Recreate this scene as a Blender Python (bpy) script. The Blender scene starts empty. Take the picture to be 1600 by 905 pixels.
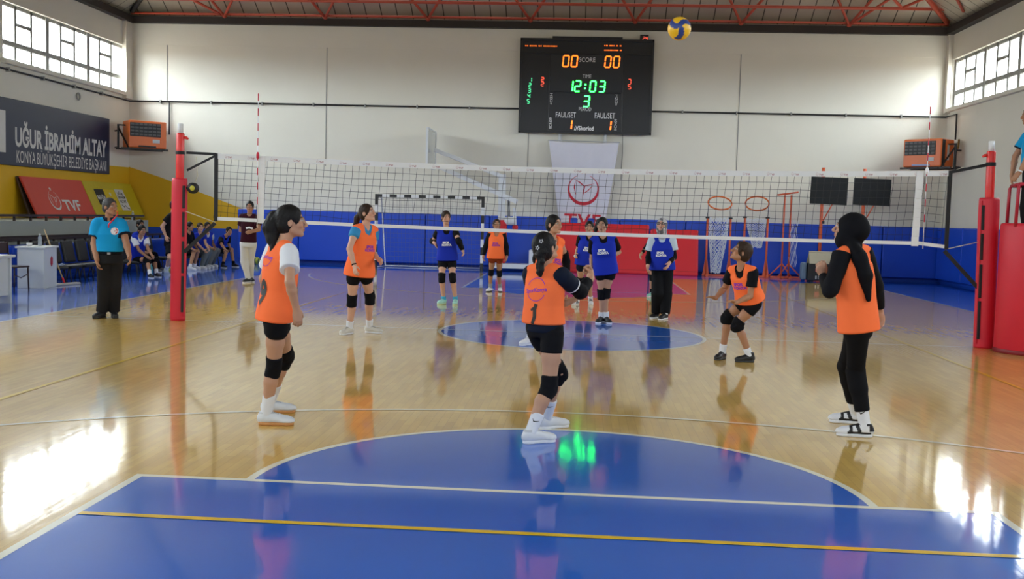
import bpy, bmesh, math, random
import numpy as np
from mathutils import Vector, Matrix
from mathutils.bvhtree import BVHTree

scene = bpy.context.scene
COL = scene.collection

# ------------------------------------------------------------------ camera
def camera_axes(yaw, pitch, roll):
    cy, sy, cp, sp = math.cos(yaw), math.sin(yaw), math.cos(pitch), math.sin(pitch)
    f = Vector((-sy * cp, cy * cp, sp)); r0 = Vector((cy, sy, 0)); u0 = r0.cross(f)
    cr, sr = math.cos(roll), math.sin(roll)
    return cr * r0 + sr * u0, -sr * r0 + cr * u0, f
cam_data = bpy.data.cameras.new('camera'); cam = bpy.data.objects.new('camera', cam_data); COL.objects.link(cam)
_r, _u, _f = camera_axes(0.06543, -0.07068, 0.02687)
_m = Matrix((_r, _u, -_f)).transposed().to_4x4(); _m.translation = Vector((0.1009, -14.0087, 1.5661))
cam.matrix_world = _m
cam_data.sensor_width = 36.0; cam_data.lens = 1623.92 * 36.0 / 1600.0
cam_data.clip_start = 0.05; cam_data.clip_end = 300
scene.camera = cam

# ------------------------------------------------------------------ light and exposure
scene.view_settings.view_transform = 'Standard'; scene.view_settings.look = 'None'
scene.view_settings.gamma = 1.0; scene.view_settings.use_curve_mapping = False
scene.view_settings.exposure = 0.08
SKY_STRENGTH = 27.0
world = bpy.data.worlds.new('sky'); scene.world = world; world.use_nodes = True
wn, wl = world.node_tree.nodes, world.node_tree.links
wn.clear()
w_out = wn.new('ShaderNodeOutputWorld'); w_bg = wn.new('ShaderNodeBackground')
w_geo = wn.new('ShaderNodeTexCoord'); w_sep = wn.new('ShaderNodeSeparateXYZ'); w_ramp = wn.new('ShaderNodeValToRGB')
wl.new(w_geo.outputs['Generated'], w_sep.inputs[0]); wl.new(w_sep.outputs['Z'], w_ramp.inputs[0])
e = w_ramp.color_ramp.elements
e[0].position = 0.0; e[0].color = (0.24, 0.22, 0.19, 1)
e[1].position = 0.04; e[1].color = (0.74, 0.80, 0.82, 1)
x_ = e.new(0.6); x_.color = (1.24, 1.34, 1.38, 1)
w_side = wn.new('ShaderNodeMapRange'); wl.new(w_sep.outputs['X'], w_side.inputs['Value'])       # the sky is brighter on the left side of the hall
w_side.inputs['From Min'].default_value = -1; w_side.inputs['From Max'].default_value = 1; w_side.inputs['To Min'].default_value = 1.3; w_side.inputs['To Max'].default_value = 0.72
w_mul = wn.new('ShaderNodeMix'); w_mul.data_type = 'RGBA'; w_mul.blend_type = 'MULTIPLY'; w_mul.inputs[0].default_value = 1.0
wl.new(w_ramp.outputs[0], w_mul.inputs[6]); wl.new(w_side.outputs[0], w_mul.inputs[7]); wl.new(w_mul.outputs[2], w_bg.inputs[0]); w_bg.inputs[1].default_value = SKY_STRENGTH
wl.new(w_bg.outputs[0], w_out.inputs[0])

# room
XL, XR, YF, YB, ZT = -13.6, 10.4, 16.7, -17.5, 7.0
WIN_Z0, WIN_Z1 = 4.93, 6.30
PIER = 0.55
UNIT = 2.2
GROUPS = [(16.48 - (3 * UNIT + PIER) * k - 3 * UNIT, 16.48 - (3 * UNIT + PIER) * k) for k in range(4)]
ADDED_BACK_WINDOWS = [(-12.6, -6.0), (-4.9, 1.7), (2.8, 9.4)]      # unseen windows added behind the camera to light the players' backs
BACK_Z0, BACK_Z1 = 5.2, 6.30
def added_window_portal(x0, x1):  # daylight portal for one of the added, unseen back windows
    d = bpy.data.lights.new('window_daylight', 'AREA'); d.shape = 'RECTANGLE'; d.size = x1 - x0; d.size_y = BACK_Z1 - BACK_Z0; d.cycles.is_portal = True
    o = bpy.data.objects.new('window_daylight', d); COL.objects.link(o)
    o.matrix_world = Matrix(((-1, 0, 0, (x0 + x1) / 2), (0, 0, -1, YB - .26), (0, 1, 0, (BACK_Z0 + BACK_Z1) / 2), (0, 0, 0, 1)))
def portal(x, y0, y1, sign):
    d = bpy.data.lights.new('window_daylight', 'AREA'); d.shape = 'RECTANGLE'
    d.size = y1 - y0; d.size_y = WIN_Z1 - WIN_Z0; d.cycles.is_portal = True
    o = bpy.data.objects.new('window_daylight', d); COL.objects.link(o)
    o.matrix_world = Matrix(((0, 0, -sign, x), (1, 0, 0, (y0 + y1) / 2), (0, 1, 0, (WIN_Z0 + WIN_Z1) / 2), (0, 0, 0, 1)))
for y0, y1 in GROUPS:
    portal(XL - 0.26, y0, y1, 1); portal(XR + 0.26, y0, y1, -1)

for x0, x1 in ADDED_BACK_WINDOWS: added_window_portal(x0, x1)

# ------------------------------------------------------------------ materials
def srgb(r, g, b):
    f = lambda c: c / 12.92 if c <= 0.04045 else ((c + 0.055) / 1.055) ** 2.4
    return (f(r / 255), f(g / 255), f(b / 255))
def material(name, color, rough=0.6, metal=0.0, var=0.06, scale=8.0, bump=0.0, bump_scale=60.0, coat=0.0, spec=0.5, emit=None, emit_strength=0.0, attr=False, sheen=0.0):
    m = bpy.data.materials.new(name); m.use_nodes = True
    n, l = m.node_tree.nodes, m.node_tree.links
    b = n['Principled BSDF']
    b.inputs['Roughness'].default_value = rough; b.inputs['Metallic'].default_value = metal
    b.inputs['Specular IOR Level'].default_value = spec; b.inputs['Coat Weight'].default_value = coat
    b.inputs['Sheen Weight'].default_value = sheen
    tc = n.new('ShaderNodeTexCoord'); no = n.new('ShaderNodeTexNoise')
    no.inputs['Scale'].default_value = scale; no.inputs['Detail'].default_value = 4
    l.new(tc.outputs['Object'], no.inputs['Vector'])
    mr = n.new('ShaderNodeMapRange'); mr.inputs['To Min'].default_value = 1 - var; mr.inputs['To Max'].default_value = 1 + var
    l.new(no.outputs[0], mr.inputs['Value'])
    mx = n.new('ShaderNodeMix'); mx.data_type = 'RGBA'; mx.blend_type = 'MULTIPLY'; mx.inputs[0].default_value = 1.0
    if attr:
        a = n.new('ShaderNodeAttribute'); a.attribute_name = 'Col'; l.new(a.outputs['Color'], mx.inputs[6])
    else:
        mx.inputs[6].default_value = (*color, 1)
    l.new(mr.outputs[0], mx.inputs[7]); l.new(mx.outputs[2], b.inputs['Base Color'])
    if bump:
        n2 = n.new('ShaderNodeTexNoise'); n2.inputs['Scale'].default_value = bump_scale
        l.new(tc.outputs['Object'], n2.inputs['Vector'])
        bp = n.new('ShaderNodeBump'); bp.inputs['Strength'].default_value = bump; bp.inputs['Distance'].default_value = 0.01
        l.new(n2.outputs[0], bp.inputs['Height']); l.new(bp.outputs[0], b.inputs['Normal'])
    if emit:
        b.inputs['Emission Color'].default_value = (*emit, 1); b.inputs['Emission Strength'].default_value = emit_strength
    return m

# ------------------------------------------------------------------ object helpers
def tag(o, label=None, cat=None, group=None, kind=None):
    if label: o['label'] = label
    if cat: o['category'] = cat
    if group: o['group'] = group
    if kind: o['kind'] = kind
    return o
def thing(name, label, cat, loc=(0, 0, 0), rotz=0.0, group=None):
    o = bpy.data.objects.new(name, None); COL.objects.link(o); o.empty_display_size = 0.1
    o.location = loc; o.rotation_euler = (0, 0, rotz)
    return tag(o, label, cat, group)
def link(name, me, mat, parent=None, label=None, kind=None):
    o = bpy.data.objects.new(name, me); COL.objects.link(o)
    if mat is not None:
        for mm in (mat if isinstance(mat, (list, tuple)) else [mat]): me.materials.append(mm)
    if parent is not None: o.parent = parent
    return tag(o, label, kind=kind)
def origin_to_base(o):
    """move a top-level mesh's origin to the bottom centre of its own box"""
    n = len(o.data.vertices); c = np.empty(n * 3, np.float32); o.data.vertices.foreach_get('co', c); c = c.reshape(-1, 3)
    b = np.array([(c[:, 0].min() + c[:, 0].max()) / 2, (c[:, 1].min() + c[:, 1].max()) / 2, c[:, 2].min()])
    o.data.vertices.foreach_set('co', (c - b).astype(np.float32).ravel()); o.location = Vector(b) + o.location
    return o
def copy_tree(o, parent=None):
    c = o.copy(); COL.objects.link(c); c.parent = parent
    for ch in list(o.children): copy_tree(ch, c)
    return c

class MB:
    """collects shapes into one bmesh"""
    def __init__(s): s.bm = bmesh.new(); s.mi = 0
    def _place(s, verts, m):
        bmesh.ops.transform(s.bm, matrix=m, verts=verts)
    def box(s, lo, hi, bevel=0.0, m=None, seg=2):
        r = bmesh.ops.create_cube(s.bm, size=1.0); vs = r['verts']
        lo, hi = Vector(lo), Vector(hi); d = hi - lo
        bmesh.ops.transform(s.bm, matrix=Matrix.Translation((lo + hi) / 2) @ Matrix.Diagonal((d.x, d.y, d.z, 1)), verts=vs)
        fs = set(f for v in vs for f in v.link_faces); es = set(x for f in fs for x in f.edges)
        if bevel > 0:
            rr = bmesh.ops.bevel(s.bm, geom=list(es), offset=min(bevel, min(abs(d.x), abs(d.y), abs(d.z)) * 0.49), segments=seg, affect='EDGES', profile=0.5)
            vs = rr['verts']; fs = set(rr['faces'])
            for v in list(vs): fs.update(v.link_faces)
            vs = list(set(v for f in fs for v in f.verts))
        for f in fs: f.material_index = s.mi
        if m is not None: s._place(vs, m)
        return s
    def tube(s, pts, r, seg=8, closed=False, cap=True, smooth=True):
        pts = [Vector(p) for p in pts]; n = len(pts); rs = r if isinstance(r, (list, tuple)) else [r] * n
        rings = []; prev = None
        for i, p in enumerate(pts):
            if closed: t = pts[(i + 1) % n] - pts[i - 1]
            else: t = pts[min(i + 1, n - 1)] - pts[max(i - 1, 0)]
            t.normalize()
            if prev is None:
                a = Vector((0, 0, 1)) if abs(t.z) < 0.9 else Vector((1, 0, 0)); u = t.cross(a).normalized()
            else:
                u = (prev - t * prev.dot(t)).normalized()
            prev = u; w = t.cross(u)
            rings.append([s.bm.verts.new(p + (u * math.cos(2 * math.pi * k / seg) + w * math.sin(2 * math.pi * k / seg)) * rs[i]) for k in range(seg)])
        for i in range(n if closed else n - 1):
            a, b = rings[i], rings[(i + 1) % n]
            for k in range(seg):
                f = s.bm.faces.new((a[k], a[(k + 1) % seg], b[(k + 1) % seg], b[k])); f.smooth = smooth; f.material_index = s.mi
        if cap and not closed:
            for ring in (rings[0][::-1], rings[-1]):
                f = s.bm.faces.new(ring); f.material_index = s.mi
        return s
    def bar(s, a, b, w, h, bevel=0.0):
        """rectangular bar between two points; w horizontal, h the other way"""
        a, b = Vector(a), Vector(b); t = (b - a); L = t.length; t.normalize()
        up = Vector((0, 0, 1)) if abs(t.z) < 0.95 else Vector((0, 1, 0))
        x = t.cross(up).normalized(); z = x.cross(t)
        m = Matrix((x, t, z)).transposed().to_4x4(); m.translation = (a + b) / 2
        return s.box((-w / 2, -L / 2, -h / 2), (w / 2, L / 2, h / 2), bevel, m)
    def lathe(s, prof, seg=24, m=None, smooth=True):
        """profile of (radius, z), turned about z"""
        rings = []; vs = []
        for r, z in prof:
            if r < 1e-6:
                v = s.bm.verts.new((0, 0, z)); rings.append([v]); vs.append(v)
            else:
                ring = [s.bm.verts.new((r * math.cos(2 * math.pi * k / seg), r * math.sin(2 * math.pi * k / seg), z)) for k in range(seg)]
                rings.append(ring); vs += ring
        for a, b in zip(rings[:-1], rings[1:]):
            for k in range(seg):
                k2 = (k + 1) % seg
                q = [a[k % len(a)], a[k2 % len(a)], b[k2 % len(b)], b[k % len(b)]]
                qq = []
                for v in q:
                    if v not in qq: qq.append(v)
                if len(qq) >= 3:
                    f = s.bm.faces.new(qq); f.smooth = smooth; f.material_index = s.mi
        if m is not None: s._place(vs, m)
        return s
    def poly(s, pts, thick=None, n=None):
        """flat polygon, extruded by thick along n if given"""
        vs = [s.bm.verts.new(p) for p in pts]; f = s.bm.faces.new(vs); f.material_index = s.mi
        if thick:
            f.normal_update(); d = Vector(n) if n is not None else f.normal
            r = bmesh.ops.extrude_face_region(s.bm, geom=[f])
            v2 = [x for x in r['geom'] if isinstance(x, bmesh.types.BMVert)]
            bmesh.ops.translate(s.bm, verts=v2, vec=d * thick)
            for x in r['geom']:
                if isinstance(x, bmesh.types.BMFace): x.material_index = s.mi
            for v in v2:
                for x in v.link_faces: x.material_index = s.mi
        return s
    def strip(s, a, b):
        """quads between two rows of points"""
        va = [s.bm.verts.new(p) for p in a]; vb = [s.bm.verts.new(p) for p in b]
        for i in range(len(a) - 1):
            f = s.bm.faces.new((va[i], va[i + 1], vb[i + 1], vb[i])); f.material_index = s.mi
        return s
    def grid(s, fn, nu, nv, smooth=True):
        vs = [[s.bm.verts.new(fn(i / nu, j / nv)) for j in range(nv + 1)] for i in range(nu + 1)]
        for i in range(nu):
            for j in range(nv):
                f = s.bm.faces.new((vs[i][j], vs[i + 1][j], vs[i + 1][j + 1], vs[i][j + 1])); f.smooth = smooth; f.material_index = s.mi
        return s
    def mesh(s, name='m'):
        bmesh.ops.recalc_face_normals(s.bm, faces=s.bm.faces[:])
        me = bpy.data.meshes.new(name); s.bm.to_mesh(me); s.bm.free(); return me
    def put(s, name, mat, parent=None, label=None, kind=None):
        return link(name, s.mesh(name), mat, parent, label, kind)

_text_cache = {}
def text_data(body, size=1.0, bold=0.0, ax='CENTER', ay='CENTER', width=1.0, res=4, space=1.0):
    """returns (verts (n,2), faces) of a filled text"""
    c = bpy.data.curves.new('t', 'FONT'); c.body = body; c.size = size; c.align_x = ax; c.align_y = ay
    c.offset = bold; c.resolution_u = res; c.fill_mode = 'FRONT'; c.space_character = space
    o = bpy.data.objects.new('t', c); COL.objects.link(o)
    dg = bpy.context.evaluated_depsgraph_get(); me = bpy.data.meshes.new_from_object(o.evaluated_get(dg))
    v = [(p.co.x * width, p.co.y) for p in me.vertices]; f = [tuple(p.vertices) for p in me.polygons]
    bpy.data.objects.remove(o); bpy.data.curves.remove(c); bpy.data.meshes.remove(me)
    return v, f
def flat_mesh(name, data, origin, right, up, lift=0.003):
    """places 2-D data on a plane in the room"""
    v, f = data; o, r, u = Vector(origin), Vector(right).normalized(), Vector(up).normalized(); n = r.cross(u)
    me = bpy.data.meshes.new(name); me.from_pydata([o + r * x + u * y + n * lift for x, y in v], [], f); me.update()
    return me
def text_on(name, body, origin, right, up, size, mat, parent, **k):
    return link(name, flat_mesh(name, text_data(body, size, **k), origin, right, up), mat, parent)
def merge(*ds):
    V, F = [], []
    for v, f in ds:
        b = len(V); V += list(v); F += [tuple(i + b for i in q) for q in f]
    return V, F
def shift(d, x, y, s=1.0, rot=0.0):
    c, q = math.cos(rot), math.sin(rot)
    return [((a * c - b * q) * s + x, (a * q + b * c) * s + y) for a, b in d[0]], d[1]
def stroke(pts, w):
    """2-D brush stroke with width (or widths) w"""
    P = [Vector(p) for p in pts]; n = len(P); ws = w if isinstance(w, (list, tuple)) else [w] * n
    L, R = [], []
    for i, p in enumerate(P):
        t = (P[min(i + 1, n - 1)] - P[max(i - 1, 0)]).normalized(); q = Vector((-t.y, t.x)) * ws[i] / 2
        L.append(tuple(p + q)); R.append(tuple(p - q))
    return L + R, [(i, i + 1, n + i + 1, n + i) for i in range(n - 1)]
def finer(d, n=3, tol=.02):
    """cuts a flat print into small faces so that it can be draped"""
    b = bmesh.new(); vs = [b.verts.new((x, y, 0)) for x, y in d[0]]
    for f in d[1]:
        try: b.faces.new([vs[i] for i in f])
        except ValueError: pass
    bmesh.ops.triangulate(b, faces=b.faces[:])
    for _ in range(n):
        ed = [e for e in b.edges if e.calc_length() > tol]
        if ed: bmesh.ops.subdivide_edges(b, edges=ed, cuts=1); bmesh.ops.triangulate(b, faces=b.faces[:])
    b.verts.index_update(); r = [(v.co.x, v.co.y) for v in b.verts], [tuple(v.index for v in f.verts) for f in b.faces]; b.free(); return r
def star2d(r, ri=0.42, rot=0.0):
    pts = [(0, 0)] + [((r if k % 2 == 0 else r * ri) * math.sin(math.pi * k / 5 + rot), (r if k % 2 == 0 else r * ri) * math.cos(math.pi * k / 5 + rot)) for k in range(10)]
    return pts, [(0, 1 + k, 1 + (k + 1) % 10) for k in range(10)]
def arc_pts(r, a0, a1, n=24, cx=0, cy=0):
    return [(cx + r * math.cos(math.radians(a0 + (a1 - a0) * i / n)), cy + r * math.sin(math.radians(a0 + (a1 - a0) * i / n))) for i in range(n + 1)]
def emblem(s=1.0):
    """ring that thickens downwards, a star on top and three loose curved strokes inside"""
    n = 48; pts = arc_pts(1.0, 115, 425, n); w = [0.03 + 0.2 * math.sin(math.pi * i / n) ** 2 for i in range(n + 1)]
    a = stroke([(x, y) for x, y in pts], w)
    st = shift(star2d(0.25), 0, 1.22)
    k1 = stroke([(-.62, .66), (-.25, .45), (.05, .2), (.3, .28), (.72, .38)], [.02, .07, .07, .05, .02])
    k2 = stroke([(-.55, .5), (-.62, .1), (-.5, -.4)], [.03, .07, .02])
    k3 = stroke([(.1, .2), (.0, -.2), (-.05, -.62)], [.05, .07, .02])
    k4 = stroke([(.62, .25), (.3, -.1), (-.02, -.32)], [.03, .06, .02])
    return shift(merge(a, st, k1, k2, k3, k4), 0, 0, s)
SEG = {'0': 'abcdef', '1': 'bc', '2': 'abged', '3': 'abgcd', '4': 'fgbc', '5': 'afgcd', '6': 'afgedc', '7': 'abc', '8': 'abcdefg', '9': 'abcdfg'}
def seg7(txt, h, w=None, gap=None, t=None, slant=0.08):
    w = w or h * 0.5; t = t or h * 0.13; gap = gap or h * 0.28
    D = []; x = 0
    for ch in txt:
        if ch == ':':
            for yy in (0.3, 0.66):
                D.append(stroke([(x + t * .2, h * yy), (x + t * 1.4, h * yy)], t * 1.2))
            x += t * 1.6 + gap; continue
        L = {'a': ((0, h), (w, h)), 'b': ((w, h), (w, h / 2)), 'c': ((w, h / 2), (w, 0)), 'd': ((0, 0), (w, 0)), 'e': ((0, h / 2), (0, 0)), 'f': ((0, h), (0, h / 2)), 'g': ((0, h / 2), (w, h / 2))}
        for sname in SEG[ch]:
            (x0, y0), (x1, y1) = L[sname]; d = Vector((x1 - x0, y1 - y0)).normalized() * t * 0.3
            D.append(stroke([(x + x0 + d.x, y0 + d.y), (x + x1 - d.x, y1 - d.y)], t))
        x += w + gap
    v, f = merge(*D); x -= gap
    return [(a + slant * b - x / 2, b - h / 2) for a, b in v], f
# ================================================================== ROOM
def wood_floor_material():
    m = bpy.data.materials.new('varnished_parquet'); m.use_nodes = True
    n, l = m.node_tree.nodes, m.node_tree.links; b = n['Principled BSDF']
    tc = n.new('ShaderNodeTexCoord'); mp = n.new('ShaderNodeMapping'); mp.inputs['Rotation'].default_value = (0, 0, math.radians(90))
    l.new(tc.outputs['Object'], mp.inputs[0])
    br = n.new('ShaderNodeTexBrick'); br.inputs['Scale'].default_value = 1.0
    br.inputs['Brick Width'].default_value = 0.34; br.inputs['Row Height'].default_value = 0.062; br.inputs['Mortar Size'].default_value = 0.0012
    br.inputs['Color1'].default_value = (*FLOOR_A, 1); br.inputs['Color2'].default_value = (*FLOOR_B, 1); br.inputs['Mortar'].default_value = (0.44, 0.27, 0.06, 1)
    br.inputs['Bias'].default_value = -0.1
    l.new(mp.outputs[0], br.inputs['Vector'])
    ms = n.new('ShaderNodeMapping'); ms.inputs['Scale'].default_value = (14, 1.6, 1); l.new(tc.outputs['Object'], ms.inputs[0])
    no = n.new('ShaderNodeTexNoise'); no.inputs['Scale'].default_value = 1.0; no.inputs['Detail'].default_value = 6; l.new(ms.outputs[0], no.inputs['Vector'])
    mr = n.new('ShaderNodeMapRange'); mr.inputs['To Min'].default_value = 0.8; mr.inputs['To Max'].default_value = 1.2; l.new(no.outputs[0], mr.inputs['Value'])
    mx = n.new('ShaderNodeMix'); mx.data_type = 'RGBA'; mx.blend_type = 'MULTIPLY'; mx.inputs[0].default_value = 1
    l.new(br.outputs['Color'], mx.inputs[6]); l.new(mr.outputs[0], mx.inputs[7]); l.new(mx.outputs[2], b.inputs['Base Color'])
    varnish(m, tc)
    return m
def varnish(m, tc=None):
    """glossy lacquer with fine scuffs drawn along the planks"""
    n, l = m.node_tree.nodes, m.node_tree.links; b = n['Principled BSDF']
    tc = tc or n.new('ShaderNodeTexCoord')
    b.inputs['Roughness'].default_value = 0.42; b.inputs['Specular IOR Level'].default_value = 0.3
    b.inputs['Coat Weight'].default_value = 1.0; b.inputs['Coat Roughness'].default_value = 0.075; b.inputs['Coat IOR'].default_value = 1.7
    ms = n.new('ShaderNodeMapping'); ms.inputs['Scale'].default_value = (16, 2.2, 1); l.new(tc.outputs['Object'], ms.inputs[0])
    no = n.new('ShaderNodeTexNoise'); no.inputs['Scale'].default_value = 1.0; no.inputs['Detail'].default_value = 3; l.new(ms.outputs[0], no.inputs['Vector'])
    bp = n.new('ShaderNodeBump'); bp.inputs['Strength'].default_value = 0.035; bp.inputs['Distance'].default_value = 0.012
    l.new(no.outputs[0], bp.inputs['Height']); l.new(bp.outputs[0], b.inputs['Coat Normal'])
    m2 = n.new('ShaderNodeMapping'); m2.inputs['Scale'].default_value = (2.2, 0.7, 1); l.new(tc.outputs['Object'], m2.inputs[0])
    n2 = n.new('ShaderNodeTexNoise'); n2.inputs['Scale'].default_value = 1.0; n2.inputs['Detail'].default_value = 5; l.new(m2.outputs[0], n2.inputs['Vector'])
    mr = n.new('ShaderNodeMapRange'); mr.inputs['From Min'].default_value = 0.3; mr.inputs['From Max'].default_value = 0.7
    mr.inputs['To Min'].default_value = 0.06; mr.inputs['To Max'].default_value = 0.085; l.new(n2.outputs[0], mr.inputs['Value']); l.new(mr.outputs[0], b.inputs['Coat Roughness'])
FLOOR_A, FLOOR_B = (0.69, 0.45, 0.105), (0.60, 0.37, 0.08)
M_wood_floor = wood_floor_material()
def paint_floor(name, c, var=0.08):
    m = material(name, c, var=var, scale=1.5); varnish(m); return m
M_paint_blue = paint_floor('court_blue_paint', srgb(0, 98, 206))
M_border_blue = paint_floor('border_blue_paint', srgb(0, 92, 204))
M_line_white = paint_floor('court_white_line', srgb(238, 238, 220))
M_line_yellow = paint_floor('court_yellow_line', srgb(236, 196, 40))
M_line_thin = paint_floor('thin_white_line', srgb(236, 230, 206))

floor = MB().box((XL - .3, YB - .3, -0.2), (XR + .3, YF + .3, 0)).put('floor', M_wood_floor); tag(floor, kind='structure')
def fpart(name, mb, mat): return mb.put(name, mat, floor, kind='structure')
def rect(mb, x0, y0, x1, y1, z): mb.poly([(x0, y0, z), (x1, y0, z), (x1, y1, z), (x0, y1, z)])
b = MB(); z = .0008
rect(b, XL, YB, -7.5, YF, z); rect(b, 7.5, YB, XR, YF, z); rect(b, -7.5, 14, 7.5, YF, z); rect(b, -7.5, YB, 7.5, -14, z)
fpart('blue_border', b, M_border_blue)
def disc(mb, cx, cy, r, a0, a1, z, n=72):
    mb.poly([(x, y, z) for x, y in arc_pts(r, a0, a1, n, cx, cy)][: n if abs(a1 - a0) >= 360 else None])
for s in (-1, 1):
    b = MB(); rect(b, -2.45, min(s * 8.2, s * 14), 2.45, max(s * 8.2, s * 14), z); disc(b, 0, s * 8.2, 1.8, 0 if s < 0 else 180, 180 if s < 0 else 360, z)
    fpart('free_throw_key', b, M_paint_blue)
b = MB(); disc(b, 0, 0, 1.8, 0, 360, z); fpart('center_circle', b, M_paint_blue)
def ring(mb, cx, cy, r, w, a0, a1, z, n=80):
    mb.strip([(x, y, z) for x, y in arc_pts(r - w, a0, a1, n, cx, cy)], [(x, y, z) for x, y in arc_pts(r, a0, a1, n, cx, cy)])
b = MB(); z = .0016
for s in (-1, 1):
    rect(b, -2.45, s * 8.2 - .025, 2.45, s * 8.2 + .025, z)
    for q in (-1, 1): rect(b, min(q * 2.45, q * 2.40), min(s * 8.2, s * 14), max(q * 2.45, q * 2.40), max(s * 8.2, s * 14), z + .0002)
    ring(b, 0, s * 8.2, 1.8, .05, 0 if s < 0 else 180, 180 if s < 0 else 360, z + .0004)
ring(b, 0, 0, 1.8, .05, 0, 360, z)
fpart('basketball_line', b, M_line_white)
b = MB()
rect(b, -7.5, -.025, 7.5, .025, z + .0006)
for s in (-1, 1):
    rect(b, min(s * 7.5, s * 7.45), -14, max(s * 7.5, s * 7.45), 14, z); rect(b, -7.5, min(s * 14, s * 13.95), 7.5, max(s * 14, s * 13.95), z + .0002)
    a = math.degrees(math.acos(6.62 / 6.7)) if False else 8.0
    ring(b, 0, s * 12.425, 6.70, .05, a if s < 0 else 180 + a, 180 - a if s < 0 else 360 - a, z + .0008)
fpart('boundary_line', b, M_line_thin)
b = MB(); z = .0032
for s in (-1, 1):
    rect(b, s * 4.475 - .025, -9, s * 4.475 + .025, 9, z); rect(b, -2.4, s * 8.975 - .025, 2.4, s * 8.975 + .025, z + .0003)
fpart('volleyball_line', b, M_line_yellow)

# ---- walls
M_wall = material('wall_paint_white', srgb(224, 221, 208), 0.75, var=0.05, scale=0.9, bump=0.15, bump_scale=25)
M_yellow = material('wall_paint_yellow', srgb(224, 176, 22), 0.6, var=0.06, scale=1.2)
M_blue_wall = material('wall_paint_blue', srgb(18, 74, 190), 0.45, var=0.06, scale=1.5)
M_frame = material('window_frame_paint', srgb(150, 150, 146), 0.6)
def side_wall(name, x, sgn):
    """long wall pierced by the groups of windows; sgn points out of the room"""
    t = 0.3; x0, x1 = (x - t, x) if sgn < 0 else (x, x + t)
    b = MB()
    b.box((x0, YB, 0), (x1, YF, WIN_Z0)); b.box((x0, YB, WIN_Z1), (x1, YF, ZT + .25))
    ys = [YF] + [v for g in GROUPS for v in (g[1], g[0])] + [YB]
    for hi, lo in zip(ys[0::2], ys[1::2]): b.box((x0, lo, WIN_Z0), (x1, hi, WIN_Z1))
    return tag(b.put(name, M_wall), kind='structure')
wall_left = side_wall('wall_left', XL, -1); wall_right = side_wall('wall_right', XR, 1)
b = MB().box((XL - .3, YF, 0), (XR + .3, YF + .3, ZT + .25)); b.box((XL, YF - .02, 6.38), (XR, YF, ZT))
wall_far = tag(b.put('wall_far', M_wall), kind='structure')
b = MB(); b.box((XL - .3, YB - .3, 0), (XR + .3, YB, BACK_Z0)); b.box((XL - .3, YB - .3, BACK_Z1), (XR + .3, YB, ZT + .25))
xs_ = [XL - .3] + [v for g in ADDED_BACK_WINDOWS for v in g] + [XR + .3]  # wall opened for the added windows
for lo, hi in zip(xs_[0::2], xs_[1::2]): b.box((lo, YB - .3, BACK_Z0), (hi, YB, BACK_Z1))
wall_back = tag(b.put('wall_back', M_wall), kind='structure')
# painted bands
b = MB(); y = YF - .004
b.poly([(XL, y, .95), (-10.1, y, .95), (-10.1, y, 1.57), (-11.42, y, 2.03), (-12.63, y, 2.45), (XL, y, 2.74)]); b.put('yellow_band', M_yellow, wall_far, kind='structure')
b = MB(); b.poly([(XL, y, 0), (XR, y, 0), (XR, y, 1.5), (-10.1, y, 1.5), (-10.1, y, .95), (XL, y, .95)]); b.put('blue_band', M_blue_wall, wall_far, kind='structure')
x = XL + .004
MB().poly([(x, YB, 0), (x, YF, 0), (x, YF, 2.72), (x, YB, 2.4)]).put('yellow_band', M_yellow, wall_left, kind='structure')
x = XR - .004
MB().poly([(x, YB, 0), (x, YF, 0), (x, YF, 1.5), (x, YB, 1.5)]).put('blue_band', M_blue_wall, wall_right, kind='structure')
# corner columns of the ring beam, wall joints
b = MB()
for X in (-12.42, -7.58, -1.55, 4.52): b.box((X - .012, YF - .012, 2.9 if X > -8 else 4.7), (X + .012, YF, 6.38))
tag(b.put('trim_1', M_frame), kind='structure')
b = MB().box((XL, 16.25, 4.75), (XL + .12, YF, ZT)); b.box((XR - .12, 16.5, 4.8), (XR, YF, ZT)); tag(b.put('trim_2', M_wall), kind='structure')

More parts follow.
